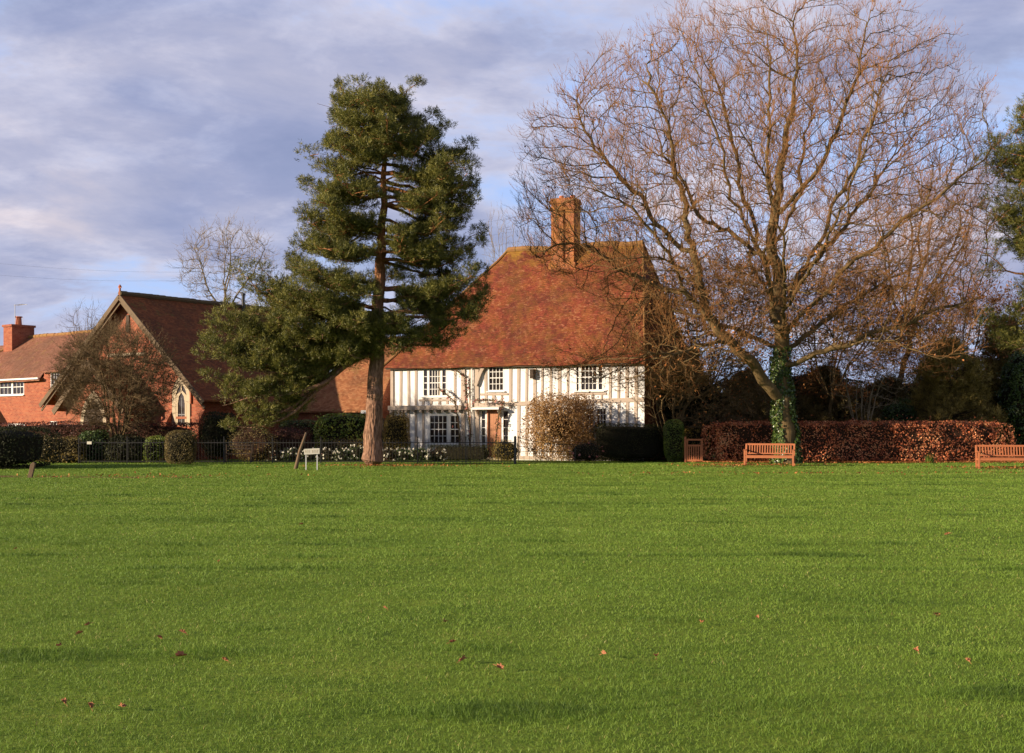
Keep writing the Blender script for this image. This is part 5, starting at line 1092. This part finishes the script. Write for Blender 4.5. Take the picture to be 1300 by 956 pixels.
bush('domed_bush', 484, 519, 524, 61.2, 1.5, 'rounded golden brown bush at the corner of the white house', 'bush', 'goldleaf', p=3.0, size=.06, dens=360, lump=.08)
bush('clipped_box_hedge', 543, 628, 565, 60.0, .8, 'low dark clipped hedge under the ground floor windows', 'hedge', 'darkleaf', p=6, size=.04, dens=500, lump=.04, yaw=-.25)
bush('yellow_sedge_clump', 624, 660, 561, 59.0, .9, 'arching yellow green shrub beside the oak front door', 'plant', 'goldleaf', size=.09, dens=220, lump=.15, wisp=.15, aspect=.3)
bush('straw_border', 392, 470, 556, 60.0, .7, 'strip of dry straw coloured border plants behind the white roses', 'plants', 'goldleaf', size=.09, dens=200, lump=.15, wisp=.2, aspect=.2, rough=.3)
for i, (a, b_, t) in enumerate([(336, 362, 573), (356, 384, 570), (380, 404, 572), (398, 426, 569), (420, 446, 571), (440, 462, 568), (480, 506, 570), (500, 526, 568), (520, 546, 569), (540, 566, 571)]):
    bush('white_rose_bush', a, b_, t, 58.2, .8, 'low rose bush dotted with white flowers in the bed behind the railings', 'rose bush', 'roseleaf' if i % 3 == 0 else 'midleaf', size=.06, dens=240, lump=.12, wisp=.15, rough=.2, group='white rose bushes in the garden bed', extra=[('blossom', 'petal', 26, .075, 0)], seed=300 + i)
bush('bronze_shrub', 664, 762, 497, 58.4, 3.2, 'large loose shrub with bronze leaves in front of the white house', 'shrub', 'magnolia', p=2.1, size=.085, dens=330, lump=.34, lf=1.7, wisp=.25, rough=1.0, cz=.40, core='corebrown', seed=61)
bush('rose_shrub', 726, 768, 562, 56.6, 1.2, 'low tangled shrub with pinkish flowers at the foot of the dark hedge', 'shrub', 'roseleaf', size=.06, dens=260, lump=.22, wisp=.3, rough=.4, extra=[('blossom', 'pinkpetal', 16, .08, 0)], seed=62)
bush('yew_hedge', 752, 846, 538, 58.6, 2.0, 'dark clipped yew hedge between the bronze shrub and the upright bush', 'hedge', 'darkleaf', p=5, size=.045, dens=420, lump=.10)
bush('upright_bush', 844, 872, 532, 57.2, 1.05, 'dense upright green bush beside the wooden gate', 'bush', 'yellowgreen', p=3.2, size=.05, dens=520, lump=.07, lf=2.4, rough=.06)
bush('cotoneaster_shrub', 868, 905, 541, 59.5, 1.0, 'small yellowish shrub showing above the wooden gate', 'shrub', 'goldleaf', size=.07, dens=200, lump=.1)
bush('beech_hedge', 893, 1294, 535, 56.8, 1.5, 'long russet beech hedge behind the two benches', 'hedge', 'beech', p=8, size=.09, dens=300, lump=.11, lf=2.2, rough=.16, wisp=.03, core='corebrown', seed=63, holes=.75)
bush('laurel_clump', 1128, 1172, 505, 61, 2.0, 'dark laurel clump behind the beech hedge by the pale bare tree', 'shrub', 'midleaf', size=.11, dens=150, lump=.25, wisp=.06)
bush('laurel_clump', 1160, 1235, 518, 62, 2.0, 'wide low laurel behind the beech hedge below the olive conifer', 'shrub', 'boxleaf', size=.10, dens=160, lump=.25, wisp=.1)
bush('ivy_bush', 1284, 1330, 440, 60.5, 2.0, 'tall bright leaved bush rising at the end of the beech hedge', 'bush', 'ivy', size=.12, dens=150, lump=.25, wisp=.06)
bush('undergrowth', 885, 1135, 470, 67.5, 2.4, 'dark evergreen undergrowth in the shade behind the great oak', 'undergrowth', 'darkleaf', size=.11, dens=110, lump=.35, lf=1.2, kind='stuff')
bush('undergrowth', 1100, 1420, 470, 73, 2.4, 'brown scrub behind the beech hedge', 'undergrowth', 'boxleaf', size=.12, dens=90, lump=.4, lf=1.2, kind='stuff')
bush('far_woodland', -700, 2100, 492, 150, 14, 'far woodland beyond the village', 'wood', 'boxleaf', p=5, size=.6, dens=3.0, lump=1.6, lf=.25, rough=.8, kind='stuff', core='corebrown')
# plants on the house front
def climber(name, pts, label, n, mat, r, seed, blossoms=0):
    rng = np.random.default_rng(seed); root = empty(name, tuple(np.array([HL[0] + math.cos(HYAW) * pts[0][0] + math.sin(HYAW) * pts[0][1], HL[1] - math.sin(HYAW) * pts[0][0] + math.cos(HYAW) * pts[0][1], 0])), -HYAW, label, 'climbing plant')
    b0 = np.array([pts[0][0], pts[0][1], 0]); Q = np.array(pts) - b0; mb = MB()
    for k in range(3): mb.tube([tuple(q + rng.normal(0, .04, 3) * np.array([1, .4, 1])) for q in Q], [max(.006, .02 - .002 * i) for i in range(len(Q))], 6)
    mb.build('stem', M['oak_bark'], root); t = rng.random(n) * (len(Q) - 1); i = t.astype(int); f = (t - i)[:, None]
    C = Q[i] * (1 - f) + Q[i + 1] * f + rng.normal(0, 1, (n, 3)) * np.array([r, .07, r]) * (.5 + vnoise(np.stack([t, t, t], 1), 3, seed)[:, None]); C[:, 1] = np.minimum(C[:, 1], -.02 - rng.random(n) * .12 - b0[1]) if False else C[:, 1]
    V, Fq = leaf_quads(C, norm(rng.normal(0, .6, (n, 3)) + np.array([0, -1, .2])), rng.uniform(.05, .1, n), .05, rng); link('foliage', np_mesh('foliage', V, [Fq], M[mat], tint=rng.random(n)), root)
    if blossoms:
        k = rng.choice(n, blossoms); Cb = np.repeat(C[k], 5, 0) + rng.normal(0, .02, (blossoms * 5, 3)) + np.array([0, -.06, 0]); V, Fq = leaf_quads(Cb, norm(rng.normal(0, .6, Cb.shape) + np.array([0, -1, .2])), .07, .07, rng); link('blossom', np_mesh('blossom', V, [Fq], M['pinkpetal'], tint=rng.random(len(Fq))), root)
a = hx(598)
climber('climbing_rose', [(a, -.22, 0), (a + .05, -.22, 1.5), (a - .1, -.2, 2.6), (a - .15, -.16, 3.4), (a - .2, -.14, 4.1), (a - .9, -.14, 4.6)], 'straggling climbing rose trained up the wall beside the canopy', 520, 'roseleaf', .16, 71, 14)
a = hx(588)
climber('climbing_rose', [(a, -.3, 0), (a, -.34, 1.4), (a - .3, -.36, 2.9), (a - .9, -.38, 3.4), (a - 1.2, -.38, 3.6)], 'thin climbing rose reaching under the upper bay window', 260, 'roseleaf', .11, 72, 6)
a = hx(640)
climber('climbing_rose', [(a - .35, -.3, 0), (a - .3, -.32, 1.2), (a - .15, -.36, 2.2), (a + .1, -.4, 2.9), (a - .8, -.5, 3.0), (a - 1.4, -.5, 2.95)], 'climbing rose with pink flowers growing beside the oak door', 480, 'roseleaf', .14, 73, 22)
# shrub leaves under the hedge end
rngd = np.random.default_rng(5); n = 90; root = tag(empty('daffodil_clump', (X_(1181, 56.0), 56.0, 0)), 'clump of fresh green spear leaves against the beech hedge', 'plant')
A = np.stack([rngd.normal(0, .12, n), rngd.normal(0, .08, n), np.zeros(n)], 1); V, Ft = blade_tris(A, norm(rngd.normal(0, .3, (n, 3)) + np.array([0, 0, 1])), rngd.uniform(.3, .62, n), .035, rngd); link('foliage', np_mesh('foliage', V, [Ft], M['yellowgreen'], tint=rngd.random(n) * .6), root)

# ------------------------------------------------------------------ railings, gate, benches, sign, posts
RY = 55.0
fx0, fx1 = X_(100, RY), X_(653, RY)
fence = empty('iron_railings', (fx0, RY, 0), 0, 'long black iron railings along the garden edge behind the big pine', 'railings')
npan = 9; pwid = (fx1 - fx0) / npan; pm = MB()
for k in range(int(pwid / .135)):
    x = .07 + k * .135; pm.tube([(x, 0, .04), (x, 0, 1.04), (x, 0, 1.10)], [.009, .009, .002], 5)
pm.box(0, pwid, -.008, .008, .93, .965); pm.box(0, pwid, -.008, .008, .12, .155); p0 = pm.build('railing_panel', M['iron'], fence)
qm = MB(); qm.box(-.022, .022, -.022, .022, 0, 1.14); qm.tube([(0, 0, 1.14), (0, 0, 1.18), (0, 0, 1.22)], [.01, .035, .005], 8); q0 = qm.build('post', M['iron'], fence)
for k in range(1, npan):
    c = p0.copy(); COL.objects.link(c); c.parent = fence; c.location = (k * pwid, 0, 0)
    c = q0.copy(); COL.objects.link(c); c.parent = fence; c.location = (k * pwid, 0, 0)
# end gatepost and open field gate
gp = MB(); gp.box(-.055, .055, -.055, .055, 0, 1.16); gp.tube([(0, 0, 1.16), (0, 0, 1.22), (0, 0, 1.25)], [.06, .05, .01], 8); tag(gp.build('gate_post', M['iron'], None, loc=(X_(654, 54.4), 54.4, 0)), 'stout black iron gatepost where the railings end', 'post')
gg = empty('iron_gate', (X_(658, 55.2), 55.2, 0), R(14), 'low black iron gate with curved top rail beside the gatepost', 'gate')
mb = MB(); L_ = 2.6
mb.tube([(0, 0, .1), (0, 0, 1.25)], .018, 6); mb.tube([(L_, 0, .1), (L_, 0, .85)], .016, 6); mb.tube([(0, 0, .12), (L_, 0, .12)], .014, 6)
mb.tube([(L_ * t, 0, .84 + .32 * (1 - t) ** 2.2) for t in np.linspace(0, 1, 12)], .014, 6); mb.tube([(L_ * t, 0, .80 - .5 * t) for t in np.linspace(0, .45, 6)], .010, 6); mb.tube([(0, 0, .55), (L_, 0, .55)], .010, 6)
mb.build('frame', M['iron'], gg); mb = MB()
for k in range(1, 10): t = k / 10; mb.tube([(L_ * t, 0, .12), (L_ * t, 0, .84 + .32 * (1 - t) ** 2.2)], .007, 5)
mb.build('bar', M['iron'], gg)

def bench(loc, yaw, label, wid=1.9):
    r = empty('garden_bench', loc, yaw, label, 'bench', 'wooden benches on the edge of the green'); h = wid / 2
    def leg(x, front):
        mb = MB()
        if front: mb.box(x - .035, x + .035, -.035, .035, 0, .63)
        else: mb.extrude([(x - .035, .46, 0), (x - .035, .53, 0), (x - .035, .55, .45), (x - .035, .66, .90), (x - .035, .60, .90), (x - .035, .485, .45)], (.07, 0, 0))
        mb.build('leg', M['teak'], r, bevel=.006)
    for x in (-h + .035, h - .035):
        leg(x, True); leg(x, False)
        mb = MB(); mb.box(x - .05, x + .05, -.06, .56, .63, .665); mb.build('armrest', M['teak'], r, bevel=.008)
    mb = MB()
    for i in range(6): y = -.02 + i * .085; mb.box(-h + .075, h - .075, y, y + .065, .405, .43)
    mb.box(-h + .07, h - .07, -.03, .0, .32, .403); mb.box(-h + .07, h - .07, .47, .50, .32, .403)
    for x in (-h + .035, h - .035): mb.box(x - .018, x + .018, .036, .48, .33, .40); mb.box(x - .016, x + .016, .036, .47, .12, .16)
    mb.build('seat', M['teak'], r, bevel=.004)
    mb = MB(); mb.bar((-h + .07, .632, .87), (h - .07, .632, .87), .05, .075, (0, .0, 1)); mb.bar((-h + .07, .54, .50), (h - .07, .54, .50), .03, .05)
    n = int((wid - .2) / .105)
    for i in range(n): x = -h + .12 + (wid - .24) * (i + .5) / n; mb.bar((x, .55, .52), (x, .63, .85), .045, .014, (0, -1, .2))
    mb.build('backrest', M['teak'], r, bevel=.003); return r
def gz(x, y): return float(ground_h(x, y))
bx, by = X_(976, 51.0), 51.0; bench((bx, by, gz(bx, by) - .01), R(-17), 'teak bench below the ivy covered oak trunk', 2.0)
bx, by = X_(1277, 47.6), 47.6; bench((bx, by, gz(bx, by) - .01), R(-10), 'teak bench at the far end of the beech hedge beyond the oak', 2.0)
# wooden garden gate
gw = empty('wooden_gate', (X_(882, 56.7), 56.7, 0), R(-14), 'small orange wooden picket gate between the upright bush and the beech hedge', 'gate')
mb = MB(); mb.box(-.47, -.38, -.04, .05, 0, 1.2); mb.build('post', M['teak'], gw, bevel=.006)
mb = MB(); mb.box(-.37, .36, -.02, .02, 1.02, 1.10); mb.box(-.37, .36, -.02, .02, .76, .84); mb.box(-.37, .36, -.02, .02, .08, .17); mb.box(-.37, -.30, -.018, .018, .17, 1.02); mb.box(.29, .36, -.018, .018, .17, 1.02); mb.build('frame', M['teak'], gw, bevel=.004)
mb = MB()
for i in range(6): x = -.27 + i * .1; mb.box(x, x + .055, -.014, .012, .165, .762)
mb.build('picket', M['teak'], gw)
# sign on two posts
sg = empty('lawn_sign', (X_(396, 46.8), 46.8, 0), R(6), 'small cream sign board on two thin posts near the big pine', 'sign'); 
for s_, zt in ((-.22, .62), (.19, .62)): MB().box(s_ - .018, s_ + .018, .0, .03, 0, .80).build('post', M['white'], sg)
mb = MB(); mb.extrude([(-.29, -.022, .60), (.28, -.022, .63), (.28, -.022, .84), (-.29, -.022, .81)], (0, .02, 0)); bo = mb.build('board', M['sign'], sg)
mb = MB()
for k, wd in enumerate((.05, .02, .05, .0, .055, .04, .05, .05)):
    x = -.24 + k * .062
    if wd: mb.box(x, x + wd * .35, -.0255, -.0225, .67, .775); mb.box(x, x + wd * .8, -.0255, -.0225, .765 if k % 2 else .70, .78 if k % 2 else .712)
mb.build('lettering', M['mark'], bo)
mb = MB(); mb.tube([(0, 0, -.02), (.07, 0, .3), (.16, .02, .72), (.27, .03, 1.02), (.40, .04, 1.42)], [.085, .07, .06, .055, .04], 9); o = mb.build('leaning_branch', M['grey_wood'], None, True, (X_(375, 47.5), 47.5, 0)); tag(o, 'weathered grey branch leaning up beside the cream sign', 'branch')
mb = MB(); mb.extrude([(-.07, -.05, -.03), (.07, -.05, -.03), (.18, -.05, .44), (.13, -.05, .50), (.03, -.05, .43)], (0, .1, 0)); o = mb.build('leaning_stump', M['grey_wood'], None, False, (X_(38, 40.6), 40.6, 0), .01); tag(o, 'short weathered wooden post leaning over at the lawn edge', 'post')
mb = MB(); mb.box(-.10, .10, 0, .012, .88, 1.0); mb.build('notice_plate', M['sign'], None, loc=(X_(113, 54.9), 54.93, 0)); o = bpy.data.objects['notice_plate']; tag(o, 'small pale blank plate fixed high on the iron railings', 'notice')
gb = empty('old_bench', (X_(303, 57.2), 57.2, 0), R(5), 'dark old garden seat standing behind the railings', 'bench'); mb = MB(); mb.box(-.62, .62, -.2, .2, .40, .44); mb.build('seat', M['dark_wood'], gb)
mb = MB(); mb.box(-.62, .62, .2, .23, .62, .68); mb.box(-.62, .62, .2, .23, .76, .84); mb.build('backrest', M['dark_wood'], gb)
for x in (-.6, .55):
    for y in (-.2, .17): MB().box(x, x + .05, y, y + .05, 0, .40 if y < 0 else .85).build('leg', M['dark_wood'], gb)
# overhead wires, strung between poles that stand outside the view
for (x0, z0, y0, x1, z1, y1, lb) in ((-40, 13.5, 88, -14, 11.6, 80, 'upper thin overhead cable crossing the sky above the cottage'), (-40, 12.6, 88, -14, 11.2, 80, 'lower thin overhead cable just above the chapel ridge')):
    wr = MB(); wr.tube([(x0 + (x1 - x0) * t, y0 + (y1 - y0) * t, z0 + (z1 - z0) * t - math.sin(t * math.pi) * .5) for t in np.linspace(0, 1, 12)], .0035, 4)
    tag(wr.build('overhead_cable', M['iron']), lb, 'cable', 'thin overhead cables')
for dz_, lb in ((0, 'topmost thin cable passing behind the hall chimney'), (.9, 'middle thin cable passing behind the hall chimney'), (1.6, 'lowest thin cable passing just over the hall roof ridge')):
    wr = MB(); wr.tube([(-8 + 15 * t, 84 - 6 * t, 14.6 - dz_ + 1.6 * t - math.sin(t * math.pi) * .4) for t in np.linspace(0, 1, 12)], .0035, 4)
    tag(wr.build('overhead_cable', M['iron']), lb, 'cable', 'thin overhead cables')

# ------------------------------------------------------------------ fallen leaves
def fallen_leaf(seed, s_):
    r = random.Random(seed); n = 7; V = [(0, 0, .012)]; lob = []
    for i in range(2 * n):
        a = 2 * math.pi * i / (2 * n); q = s_ * (.5 if i % 2 == 0 else .30) * r.uniform(.85, 1.15); V.append((q * math.cos(a), q * .62 * math.sin(a), .012 + abs(math.sin(a)) * s_ * .22 + r.uniform(0, .012)))
    mb = MB(); mb.add(V, [(0, i, i % (2 * n) + 1) for i in range(1, 2 * n + 1)]); mb.tube([(-s_ * .75, 0, .01), (-s_ * .4, 0, .014)], .002, 4); return mb
M['fallen'] = plain_mat('orange_fallen_leaf', (.42, .17, .075), (.26, .10, .05), 30, .8)
lf_named = [(457 / 2, 840, .17, 'largest orange leaf lying near the front of the lawn'), (284, 845, .10, 'red brown curled leaf right beside the largest orange leaf'), (113, 799, .11, 'dark curled leaf topmost of the cluster in the near grass'), (102, 812, .11, 'orange leaf just below the dark curled leaf'),
            (76, 827, .10, 'pale brown leaf lying alone in the near grass corner'), (891, 794, .12, 'bright orange leaf on open grass below the first bench'), (963, 789, .10, 'orange brown leaf next to a tiny one on the open grass'), (564, 797, .13, 'flat brown leaf with a folded lobe on the darker grass'), (575, 822, .10, 'upright orange leaf between two tufts'),
            (1165, 831, .12, 'pinkish orange leaf in the shaded grass dip'), (1203, 682, .16, 'lone orange leaf far out on the green toward the second bench'), (634, 853, .12, 'brown leaf half sunk in the nearest grass'), (834, 837, .10, 'upright reddish leaf standing on edge in the grass')]
for i, (px, py, s_, lb) in enumerate(lf_named):
    Y = EYE * F / (py - HY); x = X_(px, Y); o = fallen_leaf(i, s_ * .62).build('fallen_leaf', M['fallen'], None, loc=(x, Y, gz(x, Y) + .022)); o.rotation_euler = (random.uniform(-.5, .5), random.uniform(-.4, .4), random.uniform(0, 6)); tag(o, lb, 'leaf', 'fallen leaves on the green')
src = [fallen_leaf(50 + i, .06).build('fallen_leaf', M['fallen'], None) for i in range(4)]
r_ = random.Random(9); k = 0
for i in range(14):
    py = r_.uniform(640, 930); px = r_.uniform(10, 1290); Y = EYE * F / (py - HY); x = X_(px, Y); o = src[i] if i < 4 else src[i % 4].copy()
    if i >= 4: COL.objects.link(o)
    o.location = (x, Y, gz(x, Y) + .02); s__ = r_.uniform(.6, 1.1) * (1 + Y * .02); o.scale = (s__,) * 3; o.rotation_euler = (r_.uniform(-.6, .6), r_.uniform(-.5, .5), r_.uniform(0, 6)); tag(o, 'small brown fallen leaf scattered on the open lawn', 'leaf', 'fallen leaves on the green')
rl = np.random.default_rng(88); n = 4400
X1 = np.concatenate([rl.uniform(8, 26, 2600), rl.normal(9.5, 1.5, 500), rl.normal(19.5, 1.6, 500), rl.normal(-5, 1.8, 400), rl.uniform(2, 24, 260), rl.normal(-12.5, 2.8, 140)])
Y1 = np.concatenate([56.4 - np.abs(rl.normal(0, .55, 2600)), rl.normal(51.4, .6, 500), rl.normal(48.2, .7, 500), rl.normal(51, .9, 400), rl.normal(42.3, .7, 260), rl.normal(40.8, .7, 140)])
C = np.stack([X1, Y1, ground_h(X1, Y1) + .045 + rl.random(n) * .03], 1); V, Fq = leaf_quads(C, norm(rl.normal(0, .5, (n, 3)) + np.array([0, 0, 1])), rl.uniform(.06, .11, n), .06, rl)
tag(link('leaf_litter', np_mesh('leaf_litter', V, [Fq], M['russet'], tint=rl.random(n))), 'scattered russet leaf litter along the hedge foot and worn bank', None, None, 'stuff')
print('tris total', sum(len(o.data.polygons) for o in bpy.data.objects if o.type == 'MESH'))
